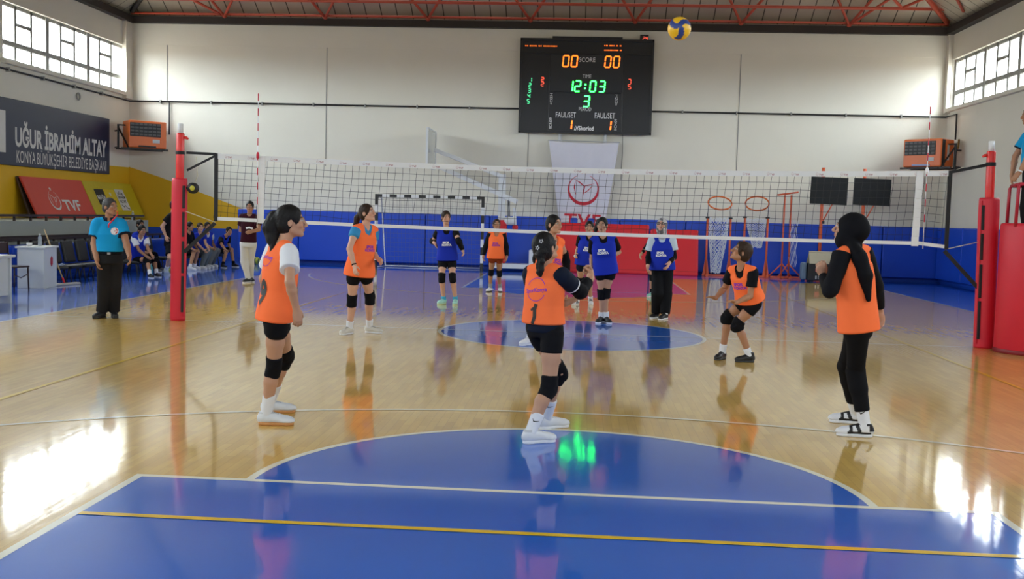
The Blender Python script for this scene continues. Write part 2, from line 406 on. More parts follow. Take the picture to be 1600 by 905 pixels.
# ---- windows
M_glass = bpy.data.materials.new('window_glass'); M_glass.use_nodes = True
n, l = M_glass.node_tree.nodes, M_glass.node_tree.links; n.clear()
o_, t_, g_, x_ = n.new('ShaderNodeOutputMaterial'), n.new('ShaderNodeBsdfTransparent'), n.new('ShaderNodeBsdfGlossy'), n.new('ShaderNodeMixShader')
f_ = n.new('ShaderNodeTexNoise'); f_.inputs['Scale'].default_value = 3; r_ = n.new('ShaderNodeMapRange'); r_.inputs['To Min'].default_value = .03; r_.inputs['To Max'].default_value = .09
l.new(f_.outputs[0], r_.inputs['Value']); l.new(r_.outputs[0], x_.inputs[0])
t_.inputs[0].default_value = (.95, .96, .97, 1); g_.inputs[1].default_value = .05
l.new(t_.outputs[0], x_.inputs[1]); l.new(g_.outputs[0], x_.inputs[2]); l.new(x_.outputs[0], o_.inputs[0])
def window(name, x, sgn, y0, y1, WIN_Z0=WIN_Z0, WIN_Z1=WIN_Z1):
    """three units of six lights each; the room side is -sgn"""
    w = bpy.data.objects.new(name, None); COL.objects.link(w); w.location = (x, (y0 + y1) / 2, WIN_Z0); tag(w, kind='structure')
    fr, gl = MB(), MB(); xa, xb = x + sgn * .10, x + sgn * .16
    oy, oz = (y0 + y1) / 2, WIN_Z0
    def bx(mb, ya, yb, za, zb, da=0.0, db=0.0):
        lo, hi = sorted((xa - x - sgn * da, xb - x + sgn * db)); mb.box((lo, ya - oy, za - oz), (hi, yb - oy, zb - oz), .006, seg=1)
    H, Z0, Z1, ZM = WIN_Z1 - WIN_Z0, WIN_Z0, WIN_Z1, WIN_Z0 + .43
    bx(fr, y0, y1, Z0, Z0 + .07); bx(fr, y0, y1, Z1 - .08, Z1)
    for k in range(4):
        c = y0 + UNIT * k; bx(fr, max(c - .085, y0), min(c + .085, y1), Z0, Z1, .03)
    bx(fr, y0, y1, ZM - .06, ZM + .06, .02)
    for k in range(3):
        a = y0 + UNIT * k; q = UNIT / 3
        for j in (1, 2): bx(fr, a + q * j - .05, a + q * j + .05, Z0, Z1)
        bx(fr, a + q, a + 2 * q, ZM + .46, ZM + .54)
        fr.tube([(xa - x - sgn * .015, a + q + .02 - oy, ZM + .5 - oz), (xa - x - sgn * .05, a + q + .02 - oy, ZM + .5 - oz), (xa - x - sgn * .05, a + q + .09 - oy, ZM + .49 - oz)], .009, 6)
    fr.put('window_frame', M_frame, w, kind='structure')
    xm = (xa + xb) / 2 - x
    gl.box((xm - .003, y0 - oy, Z0 - oz), (xm + .003, y1 - oy, Z1 - oz)); gl.put('pane', M_glass, w, kind='structure')
    lo, hi = sorted((x - sgn * .12 - x, sgn * .1)); MB().box((lo, y0 - .1 - oy, -.10), (hi, y1 + .12 - oy, 0), .012).put('window_sill', M_wall, w, kind='structure')
    return w
k = 1
for y0, y1 in GROUPS:
    window('window_%d' % k, XL, -1, y0, y1); k += 1
    window('window_%d' % k, XR, 1, y0, y1); k += 1
for x0, x1 in ADDED_BACK_WINDOWS:
    w = window('window_%d' % k, 0, -1, x0, x1, BACK_Z0, BACK_Z1); k += 1; w.location = ((x0 + x1) / 2, YB, BACK_Z0); w.rotation_euler = (0, 0, math.radians(90))  # added back windows, put in for extra light from behind the camera

# ---- roof
def roof_material(name, axis):
    m = material(name, srgb(188, 180, 160), 0.42, metal=0.3, var=0.22, scale=0.8)
    n, l = m.node_tree.nodes, m.node_tree.links; b = n['Principled BSDF']; src = b.inputs['Base Color'].links[0].from_socket
    tc = n.new('ShaderNodeTexCoord'); sp = n.new('ShaderNodeSeparateXYZ'); l.new(tc.outputs['Object'], sp.inputs[0])
    def chain(ax, period, wid, prev, dark):
        d = n.new('ShaderNodeMath'); d.operation = 'DIVIDE'; d.inputs[1].default_value = period; l.new(sp.outputs[ax], d.inputs[0])
        f = n.new('ShaderNodeMath'); f.operation = 'FRACT'; l.new(d.outputs[0], f.inputs[0])
        c = n.new('ShaderNodeMath'); c.operation = 'LESS_THAN'; c.inputs[1].default_value = wid; l.new(f.outputs[0], c.inputs[0])
        mx = n.new('ShaderNodeMix'); mx.data_type = 'RGBA'; l.new(c.outputs[0], mx.inputs[0]); l.new(prev, mx.inputs[6]); mx.inputs[7].default_value = (*dark, 1)
        return mx.outputs[2]
    l.new(chain(axis, .46, .07, src, (.09, .08, .06)), b.inputs['Base Color'])
    return m
M_roof_x, M_roof_y = roof_material('roof_sheet_far', 0), roof_material('roof_sheet_side', 1)
b = MB(); ze = ZT + .22; cx = (XL + XR) / 2; hw = XR - cx; zr = ze + hw * .62; e_ = .25
A, B_, C_, D_ = (XL - e_, YB - e_, ze), (XR + e_, YB - e_, ze), (XR + e_, YF + e_, ze), (XL - e_, YF + e_, ze)
R1, R2 = (cx, YB + hw, zr), (cx, YF - hw, zr)
b.poly([D_, C_, R2]); b.poly([A, B_, R1]); b.mi = 1; b.poly([A, D_, R2, R1]); b.poly([B_, C_, R2, R1])
ceiling = tag(b.put('ceiling', [M_roof_x, M_roof_y]), kind='structure')
mod = ceiling.modifiers.new('thickness', 'SOLIDIFY'); mod.thickness = .12; mod.offset = 1
M_dark_beam = material('dark_eaves_beam', srgb(44, 38, 34), 0.7)
b = MB(); b.box((XL, YF - .2, ZT), (XR, YF, ZT + .2)); b.box((XL, YB, ZT), (XL + .2, YF - .2, ZT + .2)); b.box((XR - .2, YB, ZT), (XR, YF - .2, ZT + .2))
tag(b.put('trim_3', M_dark_beam), kind='structure')
# ================================================================== FIXTURES
M_red_steel = material('red_oxide_steel', srgb(176, 72, 48), 0.5, var=0.12, scale=6)
truss = thing('roof_truss', 'red painted steel space truss under the metal roof', 'roof truss', (-1.6, 16.5, ZT + .2))
def tl(p, t=truss): return tuple(Vector(p) - t.location)
MB().tube([tl((XL + .2, 16.42, 7.26)), tl((XR - .2, 16.42, 7.26))], .035).put('eaves_chord', M_red_steel, truss)
MB().tube([tl((XL + .15, 15.9, 7.58)), tl((XR + .12, 15.9, 7.58))], .045).put('bottom_chord', M_red_steel, truss)
STRUTS = [((-10.59, 16.42, 7.2), [(-13.01, 14.94, 8.35), (-11.23, 14.94, 8.28), (-9.42, 14.94, 8.25)]),
 ((-7.58, 16.42, 7.2), [(-8.37, 14.94, 8.26), (-6.44, 14.94, 8.43)]), ((-4.55, 16.42, 7.2), [(-5.59, 14.94, 8.38), (-3.49, 14.94, 8.36)]),
 ((-1.57, 16.42, 7.2), [(-2.56, 14.94, 8.38), (-0.44, 14.94, 8.55)]), ((1.44, 16.42, 7.2), [(0.52, 14.94, 8.37), (2.47, 14.94, 8.53)]),
 ((4.44, 16.42, 7.2), [(3.41, 14.94, 8.56), (5.66, 14.94, 8.63)]), ((7.46, 16.42, 7.2), [(6.2, 14.94, 8.84), (8.6, 14.94, 8.74), (9.21, 14.94, 8.38)])]
for a, tops in STRUTS:
    MB().lathe([(0, -.06), (.06, -.03), (.075, 0), (.06, .03), (0, .06)], 12, Matrix.Translation(tl(a))).put('node', M_red_steel, truss)
    for t in tops:
        q = Vector(a).lerp(Vector(t), .50); MB().tube([tl(a), tl(q)], .04).put('web_strut', M_red_steel, truss)
MB().tube([tl((XR - .25, YF - .35, 7.3)), tl((XR - 5.2, YF - 5.3, 10.1))], .07).put('hip_rafter', M_red_steel, truss)
MB().tube([tl((XL + .25, YF - .35, 7.3)), tl((XL + 5.2, YF - 5.3, 10.1))], .07).put('hip_rafter', M_dark_beam, truss)
for a, q in (((8.75, 15.9, 7.6), (7.9, 15.2, 8.1)), ((8.75, 15.9, 7.6), (9.6, 15.4, 7.95)), ((10.1, 15.0, 7.35), (9.5, 14.2, 7.75))):
    MB().tube([tl(a), tl(q)], .04).put('web_strut', M_red_steel, truss)

# ---- gas pipe along the walls
M_black = material('black_steel', srgb(34, 34, 36), 0.5)
pb = MB(); zz = 4.70
pb.tube([(XL + .06, YB + 1, zz), (XL + .06, YF - .06, zz), (XR - .06, YF - .06, zz), (XR - .06, 15.75, zz), (XR - .06, 15.75, 4.0)], .024)
pb.tube([(-12.33, YF - .06, zz), (-12.33, YF - .06, 3.72)], .022)
pipe = tag(pb.put('trim_4', M_black), kind='structure')
cl = MB()
for X in np.arange(-12.6, 10, 1.55): cl.box((X - .02, YF - .10, zz - .05), (X + .02, YF - .0, zz + .05))
for Y in np.arange(2, 16, 1.6): cl.box((XL + .0, Y - .02, zz - .05), (XL + .10, Y + .02, zz + .05))
link('pipe_clip', cl.mesh(), M_frame, pipe, kind='structure')
M_brass = material('brass_valve', srgb(150, 120, 70), 0.4, 0.7)

# ---- heaters
M_orange = material('orange_enamel', srgb(222, 106, 34), 0.35, var=0.04)
M_grille = material('black_grille', srgb(30, 31, 34), 0.45)
M_label = material('pale_label', srgb(206, 208, 208), 0.6)
def heater(label, x, y, z, w, d, h, rot, side):
    """box with its louvred front on local -y; side: +1 wall bracket on the right, -1 on the left"""
    t = thing('wall_heater', label, 'heater', (x, y, z), math.radians(rot)); a = w / 2
    MB().box((-a, 0, 0), (a, d, h), .03).put('casing', M_orange, t)
    gx0, gx1 = (-a + .04, a - .16) if side > 0 else (-a + .03, a - .17)
    gz0, gz1 = .42 * h, .92 * h
    MB().box((gx0, -.012, gz0), (gx1, .02, gz1), .01).put('grille', M_grille, t)
    m_ = material('louvre_grey', srgb(88, 88, 88), .4)
    for i in range(7):
        g = MB(); cx_ = gx0 + (i + .5) * (gx1 - gx0) / 7
        for k_ in range(4): g.box((cx_ - .05, -.03, gz0 + (k_ + .5) * (gz1 - gz0) / 4 - .02), (cx_ + .05, -.005, gz0 + (k_ + .5) * (gz1 - gz0) / 4 + .03), .008, seg=1)
        g.put('louvre', m_, t)
    MB().box((a - .40, -.006, .20 * h), (a - .20, .01, .33 * h)).put('label_plate', M_label, t)
    MB().box((-a + .25 * w, -.02, .02), (-a + .72 * w, .02, .09 * h), .01).put('control_strip', M_grille if side < 0 else material('pale_blue_strip', srgb(150, 165, 205), .4), t)
    if side > 0:
        MB().box((a - .004, .04, .02), (a + .012, .20, h - .02), .006).put('side_vent', M_grille, t); MB().box((a - .004, .32, .25 * h), (a + .012, .42, .8 * h), .006).put('side_label', M_label, t)
    br = MB()
    for yy in (.06, d - .06): br.bar((-a - (.2 if side < 0 else .1), yy, -.03), (a + (.06 if side < 0 else .25), yy, -.03), .05, .05)
    for xx in (-a + .1, a - .1): br.bar((xx, 0, -.03), (xx, d, -.03), .04, .04)
    px = side * (a + .2)
    br.bar((px, d * .55, -.05), (px, d * .55, h - .12), .05, .05); br.bar((px, d * .55, h - .14), (side * a, d * .55, h - .14), .04, .04); br.bar((px, d * .55, h - .2), (side * (a - .0), d * .05, .0), .035, .035)
    br.bar((px, d * .55, h - .3), (px + side * .0, d * .55 + .30, h - .3), .04, .04); br.bar((px, d * .55, 0), (px, d * .55 + .30, 0), .04, .04)
    br.put('bracket', M_black, t)
    MB().tube([(a * .96, d, h - .25), (a + .06, d + .1, h - .22), (a + .06, d + .12, h + .02)], .03, 8).put('valve', M_brass, t)
    return t
heater('orange wall heater on a black bracket beside the navy sign board', -12.52, 15.55, 3.24, 1.08, .62, .78, 40, -1)
heater('orange wall heater on a black bracket in the corner behind the net antenna', 9.33, 15.35, 3.21, 1.10, .70, .76, -46, 1)

# ---- scoreboard
M_board = material('scoreboard_black', srgb(26, 28, 33), 0.38, var=0.1)
M_panel = material('scoreboard_panel', srgb(38, 41, 46), 0.5, var=0.08)
M_print = material('white_print', srgb(236, 238, 240), .6)
def led(name, c, s): return material(name, (0.02, 0.02, 0.02), .4, emit=c, emit_strength=s)
M_led_orange = led('led_orange', (1.0, .15, .01), 1.7); M_led_core = led('led_orange_core', (1.0, .42, .03), 1.3)
M_led_green = led('led_green', (.016, 1.0, .05), 15.0); M_led_mint = led('led_mint', (.1, 1.0, .42), 1.2); M_led_red = led('led_red', (1.0, .10, .05), 1.6)
sb = thing('scoreboard', 'large black electronic scoreboard with orange and green digits on far wall', 'scoreboard', (.09, 16.5, 4.02)); L = lambda p: tuple(Vector(p) - sb.location)
MB().box(L((-1.82, 16.46, 4.02)), L((1.99, 16.68, 6.69)), .02).put('housing', M_board, sb)
fr = MB()
for a, q in (((-1.84, 16.43, 6.64), (2.01, 16.5, 6.72)), ((-1.84, 16.43, 4.0), (2.01, 16.5, 4.06)), ((-1.84, 16.43, 4.0), (-1.78, 16.5, 6.72)), ((1.95, 16.43, 4.0), (2.01, 16.5, 6.72)), ((-1.8, 16.44, 6.27), (1.97, 16.5, 6.3)), ((-.98, 16.44, 4.06), (-.95, 16.5, 6.27)), ((1.13, 16.44, 4.06), (1.16, 16.5, 6.27)), ((-.96, 16.44, 5.16), (1.14, 16.5, 5.19)), ((-.92, 16.45, 6.70), (1.1, 16.55, 6.78))):
    fr.box(L(a), L(q), .006, seg=1)
fr.put('frame', M_board, sb)
MB().box(L((-.94, 16.447, 4.08)), L((1.12, 16.47, 5.15))).put('lower_panel', M_panel, sb); MB().box(L((-.94, 16.447, 5.2)), L((1.12, 16.47, 6.26))).put('upper_panel', M_panel, sb)
X_, Z_ = (1, 0, 0), (0, 0, 1)
def sbt(name, body, x, z, size, mat, **k): return text_on(name, body, L((x, 16.443, z)), X_, Z_, size, mat, sb, ay='CENTER', **k)
def sbd(name, txt, x, z, h, mat, w=None, gap=None, t=None, slant=.08): return link(name, flat_mesh(name, seg7(txt, h, w, gap, t, slant), L((x, 16.442, z)), X_, Z_), mat, sb)
sbt('caption', 'SCORE', .10, 6.11, .18, M_print, width=.86); sbt('caption', 'TIME', .11, 5.64, .15, M_print, width=.8)
sbt('caption', 'PERIOD', .08, 4.70, .15, M_print, width=.72); sbt('caption', 'FAUL/SET', -.47, 4.52, .23, M_print, width=.62); sbt('caption', 'FAUL/SET', .66, 4.52, .23, M_print, width=.62)
sbt('maker_name', '///Skorled', .07, 4.15, .17, M_print, width=.85, bold=.004)
for x in (-.40, .81):
    sbd('score_digits', '00', x, 6.07, .31, M_led_orange, .16, .085, .045); sbd('score_glow_core', '00', x, 6.07, .31, M_led_core, .16, .085, .018).location.y = -.002
for x in (-.31, .82):
    sbd('set_digit', '1', x, 4.25, .27, M_led_orange, .02, .05, .05); sbd('set_glow_core', '1', x, 4.25, .27, M_led_core, .02, .05, .025).location.y = -.002
sbd('clock_digits', '1', -.31, 5.36, .30, M_led_green, .01, .05, .04); sbd('clock_digits', '2:03', .19, 5.36, .30, M_led_green, .155, .11, .038)
sbd('period_digit', '3', .10, 4.93, .30, M_led_green, .16, .1, .038)
for i, c in enumerate('12345'): sbd('player_digit', c, -1.52 - i * .012, 5.52 - i * .155, .115, M_led_mint, .065, .05, .02, 0)
for i, c in enumerate('22'): sbd('foul_digit', c, -1.17, 5.54 - i * .14, .11, M_led_red, .075, .05, .019, 0)
for i, c in enumerate('75'): sbd('foul_digit', c, 1.34, 5.52 - i * .15, .13, M_led_red, .075, .05, .019, 0)
for x in (-.9, .98): 
    text_on('side_caption', '<CIZI-I', L((x, 16.443, 4.98)), (0, 0, 1), (-1, 0, 0), .11, M_print, sb, ay='CENTER'); text_on('side_caption', 'IICN09', L((x + .0, 16.443, 4.28)), (0, 0, 1), (-1, 0, 0), .11, M_print, sb, ay='CENTER')
rng = random.Random(4)
def dotrow(x0, x1, z):
    D = []; x = x0
    while x < x1:
        w = rng.choice([.03, .05, .09]); D.append(stroke([(x, z), (min(x + w, x1), z)], .03)); x += w + rng.choice([.012, .02, .05])
    v, f = merge(*D); link('name_row', flat_mesh('name_row', (v, f), L((0, 16.442, 0)), X_, Z_), M_led_orange, sb)
dotrow(-1.7, -.78, 6.49); dotrow(.58, 1.12, 6.53); dotrow(.58, 1.12, 6.40)
for x in (-.62, .70): MB().tube([L((x, 16.6, 2.9)), L((x, 16.6, 4.05))], .05).put('support_post', material('white_steel', srgb(222, 224, 226), .4), sb)
MB().box(L((1.60, 16.45, 6.69)), L((1.84, 16.6, 6.86)), .01).put('shot_clock_box', M_board, sb)
link('shot_clock_digits', flat_mesh('d', seg7('24', .09, .05, .03, .014), L((1.74, 16.448, 6.75)), X_, Z_), M_led_red, sb)
MB().tube([L((1.2, 16.64, 4.05)), L((1.21, 16.66, 3.4)), L((1.19, 16.66, 2.7))], .008, 6).put('cable', M_black, sb)

M_steel_grey = material('grey_rod', srgb(170, 172, 176), .4, .4)
# ---- white hanging banner with the red emblem
M_cloth_white = material('white_banner_cloth', srgb(214, 214, 226), 0.8, var=.03)
M_red_print = material('red_print', srgb(196, 36, 56), .7)
bn = thing('hanging_banner', 'white hanging banner with red ring emblem below the scoreboard', 'banner', (.1, 16.4, 1.42)); L = lambda p: tuple(Vector(p) - bn.location)
def bpt(u, v):     # v 0 at the top; the bottom corners hang drawn in
    x0, x1 = -.93 + .37 * v ** 1.1, 1.09 - .33 * v ** 1.1
    x = x0 + (x1 - x0) * u; z = 3.78 - 2.36 * v - .02 * u + .035 * math.sin(math.pi * u) * -(1 - v)
    y = 16.42 + .035 * math.sin(u * 17 + v * 2.5) * (.25 + .75 * v) + .05 * math.exp(-((u - .93) / .07) ** 2) * v
    return Vector((x, y, z))
MB().grid(lambda u, v: Vector(L(bpt(u, v))), 48, 40).put('cloth', M_cloth_white, bn); bn.children[0].modifiers.new('t', 'SOLIDIFY').thickness = .004
def on_banner(d, u0, v0, su):
    """drape a flat print over the cloth"""
    V, F = finer(d, 4, .05 / su); out = []
    for a, b_ in V:
        v = v0 - b_ * su / 2.36; w = (1.09 - .33 * max(v, 0) ** 1.1) - (-.93 + .37 * max(v, 0) ** 1.1); out.append(Vector(L(bpt(u0 + a * su / w, v))) + Vector((0, -.012, 0)))
    me = bpy.data.meshes.new('print'); me.from_pydata(out, [], F); return me
link('emblem_print', on_banner(emblem(1.0), .51, .575, .43), M_red_print, bn)
link('letters_print', on_banner(text_data('TVF', 1, .02, width=1.15, space=1.1), .51, .975, .52), M_red_print, bn)

MB().tube([L((-.96, 16.44, 3.79)), L((1.12, 16.44, 3.77))], .012, 8).put('hanging_rod', M_steel_grey, bn)
for x in (-.62, .70): MB().tube([L((x, 16.44, 3.78)), L((x, 16.575, 3.80))], .01, 6).put('rod_hook', M_steel_grey, bn)
# ---- wall padding and mats
M_pad_blue = material('blue_vinyl_pad', srgb(16, 72, 196), 0.38, var=0.05, scale=2, bump=.06, bump_scale=6)
pad = thing('wall_padding', 'long blue padded wall protection along the far wall', 'wall padding', (0, 16.55, 0))
x = -10.15; P_ = [-10.15, -8.3, -6.4, -4.5, -2.6, -0.7, 1.2, 3.1, 5.0, 6.9, 8.7, 10.3]
for a, q in zip(P_[:-1], P_[1:]): MB().box((a + .008, -.13, .09), (q - .008, .14, 1.56), .03).put('pad_panel', M_pad_blue, pad)
pad2 = thing('wall_padding', 'blue padded wall protection along the right side wall', 'wall padding', (10.28, 10, 0))
y = 16.35
while y > -2:
    MB().box((-.09, y - 1.95 + .008 - 10, .09), (.11, y - .008 - 10, 1.56), .03).put('pad_panel', M_pad_blue, pad2); y -= 1.95
M_mat_red = material('red_crash_mat', srgb(214, 24, 38), 0.45, var=.05, scale=2, bump=.08, bump_scale=5)
M_castor = material('dark_rubber', srgb(26, 26, 30), .6)
def crash_mat(label, x0, x1, h, ybot, ytop, th):
    t = thing('crash_mat', label, 'gym mat', ((x0 + x1) / 2, ybot, 0), group=None); w = (x1 - x0) / 2
    a = math.atan2(ytop - ybot, h); R = Matrix.Rotation(-a, 4, 'X')
    MB().box((-w, 0, .0), (w, th, h / math.cos(a) - .02), .045, R, 3).put('foam_body', M_mat_red, t)
    m_ = material('dark_red_seam', srgb(150, 14, 26), .5)
    for zz_ in (.12, h - .16): MB().box((-w + .02, -.004, zz_), (w - .02, .004, zz_ + .01), m=R).put('seam', m_, t)
    return t
crash_mat('wide red crash mat leaning on the wall below the banner', -.70, 2.03, 1.44, 15.78, 16.08, .28)
crash_mat('narrower lower red crash mat at the end, beside the hoop stands', 2.07, 3.43, 1.33, 15.7, 16.02, .28)

# ---- volleyball net
M_white_tape = material('white_net_tape', srgb(224, 226, 228), .6, var=.03)
M_string = material('black_net_string', srgb(26, 28, 30), .7)
M_strap = material('black_webbing', srgb(24, 24, 28), .7)
M_rope = material('pale_rope', srgb(206, 200, 170), .7)
NX0, NX1 = -4.90, 4.86
def ztop(x): return 2.228 + .082 * (x / 4.9) ** 2
def zbot(x): return 1.338 + .03 * ((x / 4.9) ** 2) - .007 * x - (.03 if x > 4.55 else 0) * (x - 4.5) / .3
net = thing('volleyball_net', 'black mesh volleyball net with white tapes across the court', 'volleyball net', (0, 0, 0))
nm = MB()
def zig(x, r):
    f = (1 - r) ** 1.6
    return .012 * f * math.sin(x * 3.1 + 1) + .007 * f * math.sin(x * 8.7) + .004 * math.sin(x * 5 + r * 9)
ZR = lambda x, r: zbot(x) + .02 + (ztop(x) - .06 - zbot(x) - .02) * r + zig(x, 1 - abs(2 * r - 1) if False else r) * (1 if .02 < r < .98 else 0)
xs = np.arange(NX0, NX1 + .001, .0985)
for i, x in enumerate(xs):
    lean = -.055
    nm.tube([(x + lean * (1 - q / 9) + (.006 * math.sin(i * 1.7 + q) if 0 < q < 9 else 0), .004 * math.sin(i + q), ZR(x, q / 9)) for q in range(10)], .0024, 4, cap=False)
for q in range(1, 9):
    nm.tube([(x - .055 * (1 - q / 9), .004 * math.sin(i + q), ZR(x, q / 9)) for i, x in enumerate(xs)], .0024, 4, cap=False)
nm.put('net_mesh', M_string, net)
def tape(name, za, zb, mat, n=60, x0=NX0, x1=NX1, th=.006):
    b = MB(); X = [x0 + (x1 - x0) * i / n for i in range(n + 1)]
    for y, s in ((-th, 1), (th, -1)): b.strip([(x, y, za(x)) for x in X], [(x, y, zb(x)) for x in X])
    b.strip([(x, -th, zb(x)) for x in X], [(x, th, zb(x)) for x in X]); b.strip([(x, -th, za(x)) for x in X], [(x, th, za(x)) for x in X])
    return b.put(name, mat, net)
tape('top_tape', lambda x: ztop(x) - .07, ztop, M_white_tape); tape('bottom_tape', lambda x: zbot(x) - .004, lambda x: zbot(x) + .042, M_white_tape)
M_faded = material('faded_red_print', srgb(172, 120, 128), .7)
for i in range(31):
    x = -4.78 + i * .318
    e_, t_ = shift(emblem(1), x, ztop(x) - .037, .017), shift(text_data('TVF', .034, .001), x + .052, ztop(x) - .048)
    link('tape_print', flat_mesh('tp', merge(e_, t_), (0, -.0065, 0), (1, 0, 0), (0, 0, 1)), M_faded, net)
for x, s in ((NX0, -1), (NX1, 1)):
    MB().bar((x + s * .02 - s * .0, 0, zbot(x) - .02), (x + s * .02 + .0, 0, ztop(x)), .05, .02).put('end_band', M_strap, net)
for x, dx in ((-4.27, -.02), (4.50, -.02)):
    b = MB(); n_ = 8
    for i in range(n_):
        z0, z1 = zbot(x) - .02 + (ztop(x) - zbot(x) + .02) * i / n_, zbot(x) - .02 + (ztop(x) - zbot(x) + .02) * (i + 1) / n_
        b.box((x - .05 + dx * (1 - i / n_), -.012, z0), (x + .04 + dx * (1 - i / n_), .012, z1 + .001), .004, seg=1)
    b.put('side_tape', M_white_tape, net)
MB().bar((-4.92, 0, 2.30), (-5.33, -.02, 2.31), .012, .035).put('upper_strap', M_strap, net)
MB().bar((-4.93, 0, 2.28), (-5.32, -.02, 2.07), .012, .03).put('upper_strap', M_strap, net)
MB().bar((-4.93, 0, 1.36), (-5.34, -.06, .95), .012, .05).put('lower_strap', M_strap, net)
MB().tube([(-4.93, 0, 1.37), (-5.36, -.05, 1.52)], .006, 6).put('tension_rope', M_rope, net)
MB().tube([(-5.20, 0, 2.26), (-5.18, 0, 2.0), (-5.23, -.02, 1.86)], .005, 6).put('tension_rope', M_rope, net)
MB().bar((4.88, 0, 2.29), (5.34, -.02, 2.395), .012, .04).put('upper_strap', M_strap, net)
MB().bar((4.86, 0, 1.26), (5.33, -.04, .76), .012, .05).put('lower_strap', M_strap, net)
MB().tube([(4.87, 0, 1.28), (5.32, -.03, 1.40)], .006, 6).put('tension_rope', M_rope, net)
MB().tube([(4.87, 0, 2.29), (5.05, .02, 2.36)], .005, 6).put('tension_rope', M_rope, net)
M_ant_white = material('antenna_white', srgb(232, 230, 232), .4); M_ant_red = material('antenna_red', srgb(200, 34, 60), .4)
def antenna(label, x, zb):
    t = thing('net_antenna', label, 'net antenna', (x, -.022, zb), group=None)
    MB().tube([(0, 0, 0), (0, 0, 3.13 - zb)], .0055, 8).put('rod', M_ant_white, t)
    for k in range(8):
        z = 3.13 - zb - .2 * k
        if z - .1 > 0: MB().tube([(0, 0, z - .1), (0, 0, z)], .0066, 8).put('red_band', M_ant_red, t)
    MB().lathe([(0, -.05), (.02, -.03), (.022, .02), (.008, .05)], 10, Matrix.Translation((0, 0, ztop(x) - zb))).put('clamp', M_ant_red if x < 0 else M_ant_white, t)
antenna('red and white striped antenna at the end near the navy sign', -4.335, 1.32)
antenna('red and white striped antenna in front of the corner heater', 4.575, 1.28)
# posts
M_post_red = material('red_post_enamel', srgb(222, 40, 36), .35); M_pad_red = material('red_post_pad', srgb(208, 30, 52), .5, var=.06, scale=3, bump=.1, bump_scale=12)
def net_post(label, x, s, r, zpad):
    t = thing('net_post', label, 'net post', (x, 0, 0), group=None)
    px = -s * .0
    MB().lathe([(.0, .02), (.055, .02), (.055, 2.56), (.05, 2.575), (0, 2.575)], 20).put('pole', M_post_red, t)
    MB().lathe([(0, 2.56), (.038, 2.565), (.038, 2.70), (.03, 2.705), (0, 2.705)], 16).put('pole_cap', M_white_tape, t)
    MB().lathe([(.0, 0), (r * .97, .0), (r, .03), (r, zpad * .5), (r * 1.02, zpad * .9), (r * .99, zpad - .03), (r * .93, zpad), (0, zpad)], 28, Matrix.Diagonal((1, .9, 1, 1))).put('pad', M_pad_red, t)
    # seam where the pad closes, with black fastener strips
    MB().box((-s * r * .93 - .012, -r * .55, .06), (-s * r * .93 + .012, -r * .2, zpad - .04), .008).put('pad_flap', M_pad_red, t)
    for z0, z1 in ((.12, .62), (.66, 1.1), (1.16, 1.5), (1.55, zpad - .1)):
        MB().box((-s * r * .80 - .016, -r * .74, z0), (-s * r * .80 + .016, -r * .50, z1), .004).put('fastener_strip', M_strap, t)
    MB().tube([(-s * .05, 0, 2.52), (-s * .085, 0, 2.515), (-s * .11, 0, 2.50)], [.022, .022, .012], 10).put('net_hook', M_post_red, t)
    MB().lathe([(.060, 2.38), (.062, 2.385), (.062, 2.425), (.06, 2.43)], 20).put('strap_wrap', M_strap, t) if s > 0 else MB().lathe([(.060, 2.285), (.062, 2.29), (.062, 2.325), (.06, 2.33)], 20).put('strap_wrap', M_strap, t)
    return t
pl = net_post('red padded net post beside the referee in turquoise', -5.45, -1, .105, 1.96); pl.rotation_euler = (0, math.radians(.6), 0)
pr = net_post('red padded net post beside the wide red referee stand', 5.43, 1, .128, 1.97); pr.rotation_euler = (0, math.radians(-1.0), 0)
M_reel_y = material('reel_yellow', srgb(196, 190, 60), .5)
MB().tube([(.10, -.03, 1.83), (.17, -.03, 1.83)], .02, 8).put('winch_arm', M_black, pl)
w_ = MB().lathe([(.0, -.03), (.075, -.03), (.075, -.02), (.05, -.018), (.05, .018), (.075, .02), (.075, .03), (0, .03)], 20, Matrix.Translation((.20, -.03, 1.83)) @ Matrix.Rotation(math.pi / 2, 4, 'X')).put('winch_reel', M_black, pl)
MB().lathe([(.0, .031), (.035, .031), (.035, .036), (0, .036)], 14, Matrix.Translation((.20, -.03, 1.83)) @ Matrix.Rotation(math.pi / 2, 4, 'X')).put('reel_hub', M_reel_y, w_)

# ---- referee stand
rs = thing('referee_stand', 'tall red padded referee stand with tubular red handrails', 'referee stand', (5.85, -.42, 0))
MB().lathe([(0, .0), (.415, 0), (.43, .02), (.43, 1.60), (.42, 1.635), (.40, 1.645), (.38, 1.63), (.37, 1.60), (.37, 1.40), (0, 1.40)], 40).put('padding', M_pad_red, rs)
MB().lathe([(.432, .0), (.436, .005), (.436, .05), (.432, .055)], 40).put('base_rim', material('dark_red_rim', srgb(128, 12, 24), .5), rs)
MB().lathe([(0, 1.395), (.365, 1.395), (.365, 1.42), (0, 1.42)], 32).put('platform', M_castor, rs)
M_rail_red = material('red_rail', srgb(176, 30, 52), .4)
MB().tube([(-.36, -.22, 1.6), (-.35, -.22, 2.10), (-.33, -.22, 2.13), (.36, -.22, 2.13)], .022).put('handrail', M_rail_red, rs)
MB().tube([(-.30, .2, 1.6), (-.29, .2, 2.08), (-.27, .2, 2.12), (.36, .2, 2.12)], .022).put('handrail', M_rail_red, rs)
MB().tube([(-.33, -.22, 2.13), (-.27, .2, 2.12)], .022).put('handrail', M_rail_red, rs)
MB().tube([(.36, .2, 1.6), (.36, .2, 2.12)], .02).put('handrail', M_rail_red, rs)
